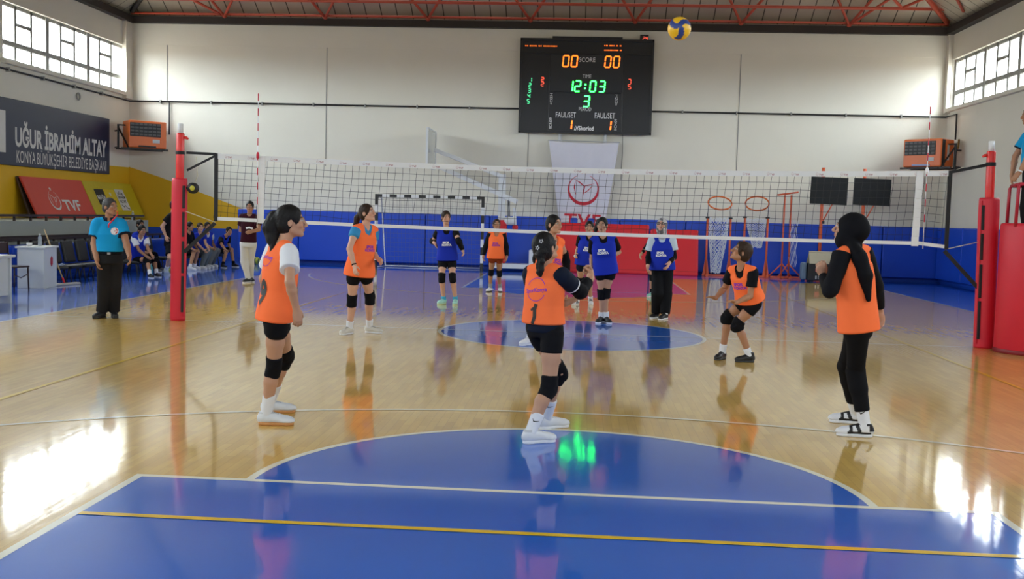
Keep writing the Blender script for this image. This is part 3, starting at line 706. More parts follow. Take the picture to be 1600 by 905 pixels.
MB().tube([(.36, -.22, 1.6), (.36, -.22, 2.13)], .02).put('handrail', M_rail_red, rs)

# ---- handball goal
M_goal_white = material('goal_white', srgb(222, 224, 228), .4); M_goal_black = material('goal_black', srgb(24, 25, 28), .4)
goal = thing('handball_goal', 'handball goal with black and white striped square frame', 'goal', (-4.17, 14.95, 0))
def striped(a, b_, n, first, name):
    a, b_ = Vector(a), Vector(b_)
    for i in range(n):
        MB().bar(a.lerp(b_, i / n), a.lerp(b_, (i + 1) / n), .08, .08).put(name, (M_goal_black if (i + first) % 2 == 0 else M_goal_white), goal)
striped((-1.54, 0, 2.04), (1.54, 0, 2.04), 15, 0, 'crossbar_stripe')
for s in (-1, 1): striped((s * 1.5, 0, 2.0), (s * 1.5, 0, 0), 9, 0, 'post_stripe')
for s in (-1, 1):
    MB().tube([(s * 1.5, .04, 2.02), (s * 1.46, .5, 1.98), (s * 1.40, .95, .02), (s * 1.48, .04, .03)], .018).put('back_stay', M_goal_white, goal)
MB().tube([(-1.4, .95, .03), (1.4, .95, .03)], .018).put('back_bar', M_goal_white, goal)
gn = MB()
def gpt(u, v): return Vector((-1.46 + 2.92 * u, .05 + (.42 * min(v / .25, 1)) + .45 * max(0, v - .25) / .75 + .02 * math.sin(u * 20), 2.0 - .04 * min(v / .25, 1) - 1.92 * max(0, v - .25) / .75))
for i in range(0, 27): gn.tube([gpt(i / 26, j / 16) for j in range(17)], .0028, 3, cap=False)
for j in range(0, 20): gn.tube([gpt(i / 26, j / 19) for i in range(27)], .0028, 3, cap=False)
gn.put('goal_net', material('grey_goal_net', srgb(120, 120, 120), .8), goal)

# ---- folded portable basketball unit
M_bb_white = material('white_hoop_steel', srgb(216, 220, 226), .35); M_bb_red = material('red_mast_pad', srgb(206, 24, 40), .5); M_steel = material('grey_steel', srgb(150, 152, 156), .35, .6)
hp = thing('basketball_unit', 'folded white portable basketball hoop with red mast padding, parked by the wall', 'basketball hoop', (-1.9, 15.55, 0)); L = lambda x, y, z: (x + 1.9, y - 15.55, z)
MB().poly([L(-2.35, 14.95, .10), L(-.45, 14.95, .10), L(-.45, 14.95, .36), L(-.58, 14.95, .75), L(-1.35, 14.95, .62), L(-1.35, 14.95, .22), L(-2.35, 14.95, .22)], .78, (0, 1, 0)).put('base', M_bb_white, hp)
for x in (-2.2, -.7):
    for y in (15.05, 15.6): MB().lathe([(0, -.03), (.05, -.03), (.05, .03), (0, .03)], 14, Matrix.Translation(L(x, y, .05)) @ Matrix.Rotation(math.pi / 2, 4, 'X')).put('castor', M_castor, hp)
MB().bar(L(-2.17, 15.55, .2), L(-2.2, 15.55, 2.74), .2, .16, .01).put('mast', M_bb_white, hp)
MB().box(L(-2.31, 15.40, .22), L(-2.03, 15.70, 1.44), .05, seg=3).put('mast_pad', M_bb_red, hp)
for y in (15.42, 15.68):
    MB().bar(L(-4.14, y, 3.38), L(-2.16, y, 2.66), .04, .11, .008).put('upper_arm', M_bb_white, hp)
    MB().bar(L(-3.98, y, 2.90), L(-1.76, y, 1.97), .04, .13, .008).put('lower_arm', M_bb_white, hp)
MB().tube([L(-2.0, 15.55, 2.1), L(-1.97, 15.55, 1.3)], .035).put('gas_spring', M_steel, hp)
MB().lathe([(0, -.17), (.10, -.16), (.12, -.1), (.12, .1), (.10, .16), (0, .17)], 18, Matrix.Translation(L(-1.94, 15.5, 1.42)) @ Matrix.Rotation(math.pi / 2, 4, 'Y')).put('counterweight', M_bb_white, hp)
MB().bar(L(-1.83, 15.5, 1.80), L(-1.80, 15.5, 1.3), .09, .08, .01).put('lever', M_bb_white, hp)
MB().lathe([(0, -.08), (.07, -.06), (.085, 0), (.07, .06), (0, .08)], 16, Matrix.Translation(L(-1.79, 15.5, 1.24))).put('red_knob', M_bb_red, hp)
M_acrylic = material('backboard_acrylic', srgb(224, 228, 228), .12, var=.02, spec=.4)
M_acrylic.node_tree.nodes['Principled BSDF'].inputs['Transmission Weight'].default_value = .72
MB().box(L(-4.27, 14.7, 2.86), L(-4.22, 16.3, 3.93), .012).put('backboard', M_acrylic, hp)
bf = MB()
for a, q in (((-4.24, 14.7, 2.86), (-4.24, 16.3, 2.86)), ((-4.24, 14.7, 3.93), (-4.24, 16.3, 3.93)), ((-4.24, 14.7, 2.86), (-4.24, 14.7, 3.93)), ((-4.24, 16.3, 2.86), (-4.24, 16.3, 3.93))): bf.bar(L(*a), L(*q), .06, .04)
bf.put('backboard_frame', M_bb_white, hp)
MB().tube([L(-4.5 - .225 + .225 * math.cos(t * math.pi / 12), 15.5 + .225 * math.sin(t * math.pi / 12), 2.9) for t in range(24)], .01, 8, closed=True).put('rim', M_orange, hp)
MB().bar(L(-4.27, 15.5, 2.9), L(-4.5, 15.5, 2.9), .12, .03).put('rim_bracket', M_orange, hp)

# ---- training hoop stands with ball nets
M_stand_orange = material('orange_stand_steel', srgb(214, 96, 58), .45, var=.08); M_netwhite = material('white_ball_net', srgb(226, 232, 240), .8)
def hoop_stand(label, x0, x1, zr, tilt, post_top, net_bottom, net_side, left_foot):
    cx_, y = (x0 + x1) / 2, 16.0; t = thing('hoop_stand', label, 'hoop stand', (cx_, y, 0), group=None); w = (x1 - x0) / 2
    ringpts = [Vector((w * 1.02 * math.cos(a), .32 * math.sin(a) - .02, zr + tilt[0] * math.cos(a) + tilt[1] * math.sin(a))) for a in [k * math.pi / 18 for k in range(36)]]
    MB().tube(ringpts, .022, 8, closed=True).put('ring', M_orange, t)
    for s in (-1, 1):
        MB().tube([(s * w, 0, .03), (s * w, 0, post_top)], .03).put('upright', M_stand_orange, t)
        MB().tube([(s * w, 0, post_top), (s * w, 0, zr + s * tilt[0])], .012, 6).put('rod', M_steel, t)
        MB().box((s * w - .06, -.03, post_top - .02), (s * w + .05, .03, post_top + .03), .01).put('clamp', M_black, t)
        MB().bar((s * w, -.3, .03), (s * w, .3, .03), .05, .05).put('foot', M_stand_orange, t)
        b = MB(); b.poly([(s * w - .09, -.012, .05), (s * w + .09, -.012, .05), (s * w + .03, -.012, .5), (s * w - .03, -.012, .5)], .024, (0, 1, 0)); b.put('gusset', M_stand_orange, t)
    MB().bar((-w - .1, 0, .03), (w + .1, 0, .03), .05, .05).put('base_bar', M_stand_orange, t)
    nb = MB(); N, K = 16, 13; top = 1.66
    def npt(k, j):
        v = j / K; z = top - (top - net_bottom) * v; r = 1 - .55 * v ** 1.6
        a = 2 * math.pi * k / N; sag = .02 * math.sin(5 * a + 7 * v)
        return Vector(((w - .05) * r * math.cos(a) * .98 + net_side * v * w * .3 + sag, .26 * r * math.sin(a), z + .02 * math.sin(3 * a + 9 * v)))
    for k in range(N):
        for d in (0, 1):
            nb.tube([npt(k + (j % 2 if d == 0 else -(j % 2)) + (0 if d == 0 else 1), j) for j in range(K + 1)],   .0085, 4, cap=False)
    nb.put('ball_net', M_netwhite, t)
    return t
hoop_stand('orange hoop stand with long white ball net, beside the red mats', 3.67, 4.32, 2.09, (0, .19), 1.66, .10, -.5, True)
hoop_stand('orange hoop stand with short bunched white net, second from the mats', 4.72, 5.36, 2.10, (-.03, -.19), 1.70, .86, .55, False)
ts = thing('net_trolley', 'narrow orange T-topped stand with net on a braced foot', 'net stand', (5.9, 16.0, 0))
for dx in (-.09, .09):
    MB().tube([(dx * 1.1, 0, .03), (dx, 0, 2.36)], .024).put('upright', M_stand_orange, ts)
    MB().tube([(dx, .0, .42), (dx + (.36 if dx > 0 else -.36), 0, .05)], .018).put('brace', M_stand_orange, ts)
MB().tube([(dx, .0, .42), (-.18, -.0, .05)], .018).put('brace', M_stand_orange, ts)
MB().tube([(-.09, .0, .42), (.18, -.0, .05)], .018).put('brace', M_stand_orange, ts)
MB().tube([(-.30, 0, 2.36), (.28, 0, 2.45)], .024).put('top_bar', M_stand_orange, ts)
MB().bar((-.42, 0, .03), (.45, 0, .03), .05, .05).put('base_bar', M_stand_orange, ts); MB().bar((-.1, -.3, .03), (-.1, .3, .03), .05, .05).put('base_bar', M_stand_orange, ts); MB().bar((.1, -.3, .03), (.1, .3, .03), .05, .05).put('base_bar', M_stand_orange, ts)
nb = MB()
for k in range(9):
    nb.tube([(.12 + .022 * k + .03 * math.sin(j * 1.3 + k), .03 * math.cos(j + k), 1.65 - j * .12) for j in range(12)], .005, 4, cap=False)
nb.put('ball_net', M_netwhite, ts)

# ---- practice boards on orange stands
M_slate = material('matt_black_board', srgb(24, 27, 30), .8, var=.05)
def board_stand(label, x0, x1, z0, z1, px):
    t = thing('backboard_stand', label, 'practice board', (px, 15.5, 0), group=None)
    MB().box((x0 - px, -.05, z0), (x1 - px, -.02, z1), .006, Matrix.Rotation(.02, 4, 'Y')).put('board', M_slate, t)
    MB().tube([(0, .02, .05), (0, .02, z1 + .26)], .045, 10).put('pole', M_stand_orange, t)
    MB().tube([(.03, .02, 1.62), (.30, -.01, z0 + .05)], .018).put('brace', M_stand_orange, t)
    MB().box((.0, -.02, 1.58), (.09, .06, 1.66), .01).put('clamp', M_black, t)
    MB().bar((0, -.35, .03), (0, .45, .03), .08, .06).put('foot', M_stand_orange, t); MB().bar((-.35, .1, .03), (.35, .1, .03), .08, .06).put('foot', M_stand_orange, t)
board_stand('blank black practice board on orange pole, the one nearer the hoop stands', 6.35, 7.36, 2.125, 2.875, 6.74)
board_stand('blank black practice board on orange pole, the one nearer the corner heater', 7.52, 8.53, 2.125, 2.865, 7.87)
# ---- equipment box under the boards
M_beige = material('beige_cover', srgb(172, 166, 148), .6); M_dark_box = material('dark_box', srgb(24, 26, 30), .5)
bx = thing('speaker_trolley', 'low dark equipment box with a sloping beige lid under the practice boards', 'equipment box', (7.05, 14.75, 0))
MB().box((-.82, -.22, .04), (.9, .22, .50), .02).put('body', M_dark_box, bx)
MB().poly([(-.78, -.2, .50), (.86, -.2, .50), (.82, .12, .80), (-.74, .12, .80)], .04, (0, .7, .7)).put('lid', M_beige, bx)
MB().poly([(-.74, .12, .80), (.82, .12, .80), (.86, .22, .50), (-.78, .22, .50)], .02, (0, -1, 0)).put('lid_back', M_beige, bx)
MB().box((-.62, -.232, .28), (-.50, -.215, .38), .004).put('red_sticker', material('pink_sticker', srgb(206, 90, 100), .5), bx)
for q in (-.60, -.53): MB().box((q - .015, -.232, .08), (q + .015, -.215, .17), .004).put('white_sticker', M_label, bx)
MB().box((-.98, -.16, .05), (-.83, .1, .52), .05, seg=3).put('side_bag', material('grey_blue_bag', srgb(96, 116, 138), .7), bx)
for q in (-.7, .75): MB().box((q - .05, -.18, 0), (q + .05, .18, .05), .01).put('foot', M_castor, bx)

# ---- volleyballs
def ball_mesh(name, r, c1, c2, mode):
    b = MB(); nu, nv = 64, 40
    b.lathe([(0 if j in (0, nv) else r * math.sin(math.pi * j / nv), -r * math.cos(math.pi * j / nv)) for j in range(nv + 1)], nu)
    me = b.mesh(name); col = me.color_attributes.new('Col', 'FLOAT_COLOR', 'POINT')
    for i, v in enumerate(me.vertices):
        d = v.co.normalized()
        if mode == 'swirl':       # three curved arms meeting at a pole, on both sides
            a = math.atan2(d.z, d.x); th = math.acos(max(-1, min(1, abs(d.y)))); w = 1.0 if d.y < 0 else -1.0
            k = ((a * w + .75 * th * w * w - math.radians(82)) / (2 * math.pi / 3)) % 1.0; k = min(k, 1 - k) * (2 * math.pi / 3) * max(math.sin(th), .08)
            c = c2 if (k < .23 + .06 * th and th < 1.35) else c1
        else:
            k = (math.atan2(d.y, d.x) * 4 / math.pi + 1.6 * d.z) % 2; c = c1 if k < 1.2 else c2
        col.data[i].color = (*c, 1)
    return me
M_ball = material('ball_leather', (1, 1, 1), .42, attr=True, var=.03, bump=.08, bump_scale=300)
vb = link('volleyball', ball_mesh('vb', .105, srgb(244, 190, 28), srgb(38, 62, 132), 'swirl'), M_ball); vb.location = (0.93, -4.31, 3.31); vb.rotation_euler = (math.radians(-4), math.radians(6), math.radians(-4))
tag(vb, 'yellow and blue volleyball in the air above the net', 'ball')
for lab, loc in (('yellow-green ball on the floor behind the man in white trousers', (-9.1, 15.0, .105)), ('pale yellow ball on the floor by the seated girl with white sleeves', (-9.24, 9.3, .105))):
    o = link('volleyball', ball_mesh('vb', .105, srgb(170, 178, 60), srgb(60, 86, 70), 'band'), M_ball); o.location = loc; o.rotation_euler = (.5, .8, .3); tag(o, lab, 'ball')
# ================================================================== LEFT SIDE
M_blue_pad2 = M_pad_blue; M_grey_face = material('grey_painted_concrete', srgb(150, 156, 150), .7, var=.06, scale=2); M_dark_rail = material('dark_brown_rail', srgb(46, 34, 32), .5)
st = thing('bleacher', 'stepped concrete bleacher with blue padded front and dark rails', 'bleacher', (-11.5, 3, 0)); L = lambda x, y, z: (x + 11.5, y - 3, z)
MB().box(L(-13.58, -12, 0), L(-11.0, 13.4, .70)).put('lower_tier', M_blue_wall, st)
MB().box(L(-13.58, -12, .70), L(-11.12, 12.3, 1.20)).put('upper_tier', M_grey_face, st)
for y in np.arange(-6, 13, 1.9): MB().box(L(-11.0, y + .01, .06), L(-10.86, min(y + 1.89, 13.4), .74), .04, seg=3).put('front_pad', M_blue_pad2, st)
for x, z0, z1, ye in ((-10.98, .70, .86, 13.3), (-11.2, 1.2, 1.33, 12.2)):
    MB().bar(L(x, -12, z1 - .02), L(x, ye, z1 - .02), .05, .05).put('rail_bar', M_dark_rail, st)
    for y in np.arange(-2, ye, .46 if z0 < 1 else .62): MB().bar(L(x, y, z0 - .02), L(x, y, z1 - .03), .04, .04).put('rail_post', M_dark_rail, st)
MB().bar(L(-11.15, -12, .88), L(-11.15, 12.3, .88), .1, .05).put('seat_edge', M_dark_rail, st)

# ---- navy name board on the wall
M_navy = material('navy_board', srgb(28, 42, 72), .4, var=.1, scale=1.5); M_sign_white = material('sign_white', srgb(214, 214, 212), .6)
sg = thing('wall_sign', 'long navy wall sign with white Turkish lettering', 'sign', (-13.55, 11, 2.45)); L = lambda p: tuple(Vector(p) - sg.location)
MB().box(L((-13.59, 5.0, 2.45)), L((-13.52, 15.25, 4.03)), .01).put('panel', M_navy, sg)
R_, U_ = (0, 1, 0), (0, 0, 1)
fit = lambda d, w: [[(a * w / max(q[0] for q in d[0]), b_) for a, b_ in d[0]], d[1]]
link('title_lettering', flat_mesh('t', fit(text_data('UĞUR İBRAHİM ALTAY', .62, .02, ax='LEFT'), 4.82), L((-13.52, 10.23, 3.12)), R_, U_), M_sign_white, sg)
link('subtitle_lettering', flat_mesh('t', fit(text_data('KONYA BÜYÜKŞEHİR BELEDİYE BAŞKANI', .42, .0, ax='LEFT'), 4.75), L((-13.52, 10.28, 2.66)), R_, U_), M_sign_white, sg)
MB().box(L((-13.53, 9.55, 2.74)), L((-13.514, 9.82, 3.72))).put('white_bar', M_sign_white, sg)

# ---- advertising boards leaning on the wall on top of the bleacher
def lean_board(label, y0, y1, z0, z1, xb, xt, mat, loc_name='advertising_board'):
    t = thing(loc_name, label, 'board', (xb, (y0 + y1) / 2, z0), group=None); h = math.hypot(z1 - z0, xt - xb); a = math.atan2(xt - xb, z1 - z0)
    t.rotation_euler = (0, a, 0); w = (y1 - y0) / 2
    MB().box((-.05, -w, 0), (0, w, h), .008).put('panel', mat, t); t.location.z += .012
    fr = MB()
    for p in ((-w, 0), (w - .03, 0)): fr.box((-.055, p[0] , 0), (-.045, p[0] + .03, h))
    return t, h
M_sign_red = material('board_red', srgb(206, 66, 52), .55, var=.04); M_sign_yellow = material('board_yellow', srgb(196, 176, 24), .5, var=.06); M_brown = material('brown_board_edge', srgb(70, 52, 40), .6)
t, h = lean_board('brown backed board leaning behind the red emblem board', 10.35, 13.0, 1.21, 2.20, -13.2, -13.55, M_brown)
t, h = lean_board('red advertising board with white emblem and three letters', 10.35, 13.4, 1.21, 2.2, -13.0, -13.46, M_sign_red)
link('emblem_print', flat_mesh('e', shift(emblem(1), -.38, .44 * h, .25), (0.0, 0, 0), (0, 1, 0), (0, 0, 1)), M_sign_white, t)
link('letters_print', flat_mesh('e', shift(text_data('TVF', .42, .012, ax='LEFT', width=1.25), -.02, .30 * h), (0.0, 0, 0), (0, 1, 0), (0, 0, 1)), M_sign_white, t)
t, h = lean_board('mustard yellow advertising board with small black and white posters', 13.42, 16.5, 1.21, 2.2, -13.0, -13.46, M_sign_yellow)
M_ink = material('poster_black', srgb(30, 30, 30), .6)
def on_board(name, y0, y1, z0, z1, mat, lift=.003): 
    return link(name, flat_mesh('p', ([(y0, z0), (y1, z0), (y1, z1), (y0, z1)], [(0, 1, 2, 3)]), (0, 0, 0), (0, 1, 0), (0, 0, 1), lift), mat, t)
on_board('black_poster', -1.05, -.50, .38, .86, M_ink); on_board('yellow_poster', -.48, .18, .22, .86, material('poster_yellow', srgb(222, 196, 30), .5)); on_board('white_poster', .22, .78, .22, .88, M_sign_white)
for nm, tx, y, z, s, m_ in (('lettering', 'BENİM', -.78, .60, .16, M_sign_white), ('lettering', 'UĞUR', .5, .74, .12, M_ink), ('lettering', 'İBRAHİM', .5, .63, .11, M_ink), ('lettering', 'ALTAY', .5, .50, .13, M_ink), ('lettering', 'KONYA', -.15, .48, .1, M_ink), ('lettering', 'SPOR', -.15, .36, .1, M_ink)):
    link(nm, flat_mesh('t', shift(text_data(tx, s, .004), y, z), (0, 0, 0), (0, 1, 0), (0, 0, 1), .006), m_, t)
link('signature_stroke', flat_mesh('t', stroke([(.30, .40), (.42, .33), (.52, .38), (.6, .30), (.74, .27)], .03), (0, 0, 0), (0, 1, 0), (0, 0, 1), .006), M_ink, t)
link('crest_print', flat_mesh('t', shift(star2d(.07, .6), -.15, .72), (0, 0, 0), (0, 1, 0), (0, 0, 1), .006), M_sign_white, t)

# ---- wall hook ring
o = tag(origin_to_base(MB().tube([(XL + .03, 13.5 + .09 * math.cos(a), 4.47 + .09 * math.sin(a)) for a in [k * math.pi / 10 for k in range(20)]], .02, 8, closed=True).put('wall_ring', M_frame)), 'small round ring fixed on the wall above the navy sign', 'wall ring')

# ---- scorer's desk, chair, lectern
M_desk = material('white_laminate', srgb(208, 212, 210), .4, var=.03)
dk = thing('scorer_desk', 'white scorer table beside the bleacher, cut off by the picture edge', 'table', (-9.05, .6, 0))
MB().box((-.42, -1.3, .715), (.36, 1.04, .755), .006).put('tabletop', M_desk, dk); MB().box((.28, -1.3, .13), (.30, .92, .715)).put('front_panel', M_desk, dk)
for y in (-1.22, .92): MB().box((-.38, y, 0), (.34, y + .04, .715), .004).put('side_panel', M_desk, dk)
M_ledbag = material('black_bag_fabric', srgb(30, 32, 34), .8)
bag = MB(); bag.lathe([(0, 0), (.15, .0), (.17, .05), (.15, .12), (.09, .17), (0, .18)], 16, Matrix.Diagonal((1, 1.5, 1, 1)))
bg = thing('shoulder_bag', 'dark bag lying on the white scorer table', 'bag', (-9.0, 1.15, .755)); bag.put('bag_body', M_ledbag, bg)
MB().tube([(-.1, -.15, .12), (-.05, 0, .24), (.0, .16, .12)], .012, 6).put('bag_strap', M_ledbag, bg); MB().box((.10, -.05, .05), (.165, .03, .11), .01).put('yellow_patch', M_reel_y, bg)
M_chair = material('brown_lacquered_steel', srgb(52, 34, 32), .4)
ch = thing('metal_chair', 'slim brown chair between the white table and the white lectern', 'chair', (-9.95, 3.75, 0), math.radians(-8))
MB().box((-.2, -.2, .42), (.2, .22, .45), .012).put('seat', M_chair, ch)
for x in (-.18, .18):
    MB().tube([(x, -.18, .0), (x, -.17, .43)], .014).put('leg', M_chair, ch)
    MB().tube([(x, .21, .0), (x, .19, .43)], .014).put('leg', M_chair, ch)
    MB().tube([(-.18, x, .43), (-.23, x, .86)], .014).put('back_post', M_chair, ch)
MB().box((-.245, -.19, .66), (-.225, .19, .86), .008).put('backrest', M_chair, ch)
MB().tube([(.18, -.17, .3), (.18, 0, .24), (.18, .19, .3)], .009, 6).put('stretcher', M_chair, ch)
lc = thing('lectern', 'white box lectern with a red shield emblem', 'lectern', (-10.0, 4.71, 0), math.radians(100))
# local x runs along the face that looks to the court (local -y)
MB().box((-.36, -.235, .0), (.36, .235, .735), .006).put('body', M_desk, lc); MB().box((-.39, -.265, .735), (.39, .265, .77), .006).put('top', M_desk, lc)
MB().poly([(x, -.239, z) for x, z in ((.05, .59), (.11, .55), (.11, .44), (.05, .39), (-.01, .44), (-.01, .55))], .004, (0, -1, 0)).put('shield_emblem', material('red_shield', srgb(176, 24, 40), .5), lc)
M_pet = material('clear_bottle', srgb(196, 206, 216), .15, spec=.6); M_cup = material('paper_white', srgb(222, 222, 224), .6)
M_pet.node_tree.nodes['Principled BSDF'].inputs['Transmission Weight'].default_value = .5
def bottle(label, loc, mat=None, cap=None):
    t = thing('water_bottle', label, 'bottle', loc)
    MB().lathe([(0, 0), (.032, 0), (.035, .01), (.035, .06), (.033, .065), (.035, .07), (.035, .14), (.03, .165), (.014, .195), (.014, .21), (0, .21)], 16).put('bottle_body', mat or M_pet, t)
    MB().lathe([(0, .205), (.016, .205), (.016, .226), (0, .226)], 12).put('cap', cap or M_cup, t)
bottle('clear water bottle standing on the white lectern', (-10.03, 4.86, .77))
bottle('clear bottle with blue tint on the bleacher step behind the seated players', (-11.4, 12.0, 1.205))
bottle('turquoise bottle on the floor beside the man in black shorts', (-9.95, 9.72, 0), material('turquoise_bottle', srgb(70, 170, 180), .3))
tag(MB().lathe([(.0, .0), (.045, 0), (.05, .06), (.045, .062), (.02, .062), (.02, .03), (0, .03)], 16).put('paper_roll', M_cup), 'small white paper roll on the white lectern', 'paper roll').location = (-10.08, 4.58, .77)
mp = thing('floor_mop', 'flat floor mop leaning beside the white lectern, wooden handle crossing behind', 'mop', (-9.82, 5.38, 0))
MB().box((-.06, -.34, .0), (.06, .36, .045), .02, Matrix.Rotation(math.radians(-18), 4, 'Z')).put('mop_head', material('dirty_white_mop', srgb(178, 174, 168), .9, var=.2, scale=40), mp)
MB().tube([(0, 0, .03), (-.55, .28, 1.06)], .013, 8).put('handle', material('pale_wood_handle', srgb(176, 150, 110), .6), mp)
MB().tube([(0, 0, .03), (-.055, .028, .14)], .019, 8).put('socket', M_bb_red, mp)

# ---- row of black chairs in front of the bleacher
M_black_vinyl = material('black_vinyl', srgb(20, 21, 24), .5, bump=.08, bump_scale=20)
def row_chair():
    t = thing('row_chair', 'black upholstered chair in the row along the bleacher', 'chair', (0, 0, 0), 0, 'black chairs along the bleacher')
    MB().box((-.20, -.21, .27), (.22, .21, .345), .03, seg=3).put('seat', M_black_vinyl, t)
    MB().box((-.035, -.21, 0), (.035, .21, .46), .03, Matrix.Translation((-.23, 0, .36)) @ Matrix.Rotation(math.radians(-12), 4, 'Y'), 3).put('backrest', M_black_vinyl, t)
    for y in (-.18, .18):
        MB().tube([(.18, y, 0), (.14, y, .29)], .015).put('leg', M_black, t); MB().tube([(-.22, y, 0), (-.16, y, .29)], .015).put('leg', M_black, t)
    return t
rc = None
CH = [('black row chair nearest the white lectern, with a pale folded cloth on it', -10.25, 5.75), ('second black row chair from the white lectern', -10.25, 6.33), ('third black row chair from the white lectern', -10.25, 6.91), ('fourth black row chair, behind the standing referee in turquoise', -10.25, 7.49), ('black row chair between the referee and the seated girl with white sleeves', -10.25, 8.07),
      ('black row chair under the seated girl with white sleeves', -9.88, 8.62), ('empty black row chair beside the seated girl with white sleeves', -10.2, 9.3), ('black row chair under the person sitting behind the white sleeved girl', -10.45, 10.0), ('black row chair behind the man in black shorts', -10.2, 10.8), ('black row chair of the dark clad sitter behind the net post', -9.95, 11.68), ('black row chair under the smiling girl in grey trousers', -9.83, 12.14), ('black row chair under the sitter with one pale sleeve', -9.86, 12.85), ('last black row chair, under the girl leaning forward', -9.76, 13.45)]
for lab, x, y in CH:
    o = row_chair() if rc is None else copy_tree(rc); rc = rc or o
    o.location = (x, y, 0); o['label'] = lab
cb = MB(); cb.grid(lambda u, v: Vector((-.14 + .28 * u, -.12 + .24 * v, .03 + .03 * math.sin(5 * u + 3 * v) * math.sin(math.pi * u))), 12, 12)
o = tag(cb.put('folded_cloth', material('pale_blue_cloth', srgb(150, 164, 184), .9)), 'crumpled pale cloth lying on the first black row chair', 'cloth'); o.location = (-10.2, 5.75, .352); o.modifiers.new('t', 'SOLIDIFY').thickness = .02
# ================================================================== PEOPLE
def nrm(v): v = np.asarray(v, float); return v / (np.linalg.norm(v) + 1e-12)
class Field:
    """signed distance samples on a regular grid; shapes blend into one surface"""
    def __init__(s, lo, hi, h):
        s.h = h; s.lo = np.asarray(lo, float) - 3 * h
        n = np.ceil((np.asarray(hi, float) - s.lo) / h).astype(int) + 4
        s.ax = [s.lo[i] + h * np.arange(n[i]) for i in range(3)]; s.F = np.full(n, 1.0, np.float32)
    def _sl(s, c, pad):
        c = np.atleast_2d(c); lo, hi = c.min(0) - pad, c.max(0) + pad; out = []
        for i in range(3):
            a = max(0, int((lo[i] - s.lo[i]) / s.h)); b = min(s.F.shape[i], int((hi[i] - s.lo[i]) / s.h) + 2); out.append(slice(a, max(a, b)))
        return tuple(out)
    def _pts(s, sl):
        return np.stack(np.meshgrid(*[s.ax[i][sl[i]] for i in range(3)], indexing='ij'), -1)
    def _mix(s, sl, d, k, sub=False):
        F = s.F[sl]
        if F.size == 0: return
        if sub:
            d = -d; hh = np.clip(.5 + .5 * (d - F) / k, 0, 1); s.F[sl] = F * (1 - hh) + d * hh + k * hh * (1 - hh)
        else:
            hh = np.clip(.5 + .5 * (F - d) / k, 0, 1); s.F[sl] = F * (1 - hh) + d * hh - k * hh * (1 - hh)
    def cone(s, a, b, ra, rb, k=.02, sub=False):
        a, b = np.asarray(a, float), np.asarray(b, float); sl = s._sl([a, b], max(ra, rb) + k + 2.5 * s.h); P = s._pts(sl)
        if P.size == 0: return s
        ab = b - a; L2 = ab @ ab + 1e-12; t = np.clip(((P - a) @ ab) / L2, 0, 1)
        d = np.linalg.norm(P - a - t[..., None] * ab, axis=-1) - (ra + (rb - ra) * t); s._mix(sl, d, k, sub); return s
    def fcone(s, a, b, ra, rb, k=.012, rnd=.006, sub=False):
        """tapered cylinder with flat ends"""
        a, b = np.asarray(a, float), np.asarray(b, float); sl = s._sl([a, b], max(ra, rb) + k + 2.5 * s.h); P = s._pts(sl)
        if P.size == 0: return s
        ab = b - a; L = np.linalg.norm(ab) + 1e-9; u = ab / L; t = (P - a) @ u
        q = np.linalg.norm(P - a - t[..., None] * u, axis=-1); f = np.clip(t / L, 0, 1)
        dr = q - (ra + (rb - ra) * f) + rnd; dt = np.abs(t - L / 2) - L / 2 + rnd
        d = np.minimum(np.maximum(dr, dt), 0) + np.sqrt(np.maximum(dr, 0) ** 2 + np.maximum(dt, 0) ** 2) - rnd; s._mix(sl, d, k, sub); return s
    def ell(s, c, A, r, k=.015, sub=False):
        c, r = np.asarray(c, float), np.asarray(r, float); sl = s._sl([c], r.max() + k + 2.5 * s.h); P = s._pts(sl)
        if P.size == 0: return s
        q = (P - c) @ np.asarray(A, float).T; k0 = np.linalg.norm(q / r, axis=-1); k1 = np.linalg.norm(q / (r * r), axis=-1) + 1e-9
        s._mix(sl, k0 * (k0 - 1) / k1, k, sub); return s
    def box(s, c, A, hs, rnd=.01, k=.008, sub=False):
        c, hs = np.asarray(c, float), np.asarray(hs, float); sl = s._sl([c], np.linalg.norm(hs) + k + 2.5 * s.h); P = s._pts(sl)
        if P.size == 0: return s
        q = np.abs((P - c) @ np.asarray(A, float).T) - hs + rnd
        d = np.linalg.norm(np.maximum(q, 0), axis=-1) + np.minimum(q.max(-1), 0) - rnd; s._mix(sl, d, k, sub); return s
    def loft(s, o, up, sd, fw, rings, k=.02, e=2.4, rnd=.012, fold=None, sub=False):
        """stack of rounded sections (height, half width, half depth, side shift, forward shift)"""
        R = np.asarray([list(r) + [0] * (5 - len(r)) for r in rings], float); o = np.asarray(o, float)
        pts = [o + up * r[0] + sd * (r[3] + q * r[1]) + fw * (r[4] + p * r[2]) for r in R for q in (-1, 1) for p in (-1, 1)]
        sl = s._sl(pts, k + 3 * s.h + .01); P = s._pts(sl)
        if P.size == 0: return s
        q = P - o; t = q @ up; h = R[:, 0]; tc = np.clip(t, h[0], h[-1]); I = lambda j: np.interp(tc, h, R[:, j])
        a, b = I(1), I(2); x = np.abs((q @ sd - I(3)) / a) + 1e-6; y = np.abs((q @ fw - I(4)) / b) + 1e-6
        kk = (x ** e + y ** e) ** (1 / e); dr = (kk - 1) * np.minimum(a, b) * 1.0 + rnd
        if fold is not None: dr = dr + fold(P)
        dt = np.maximum(h[0] - t, t - h[-1]) + rnd
        d = np.minimum(np.maximum(dr, dt), 0) + np.sqrt(np.maximum(dr, 0) ** 2 + np.maximum(dt, 0) ** 2) - rnd; s._mix(sl, d, k, sub); return s
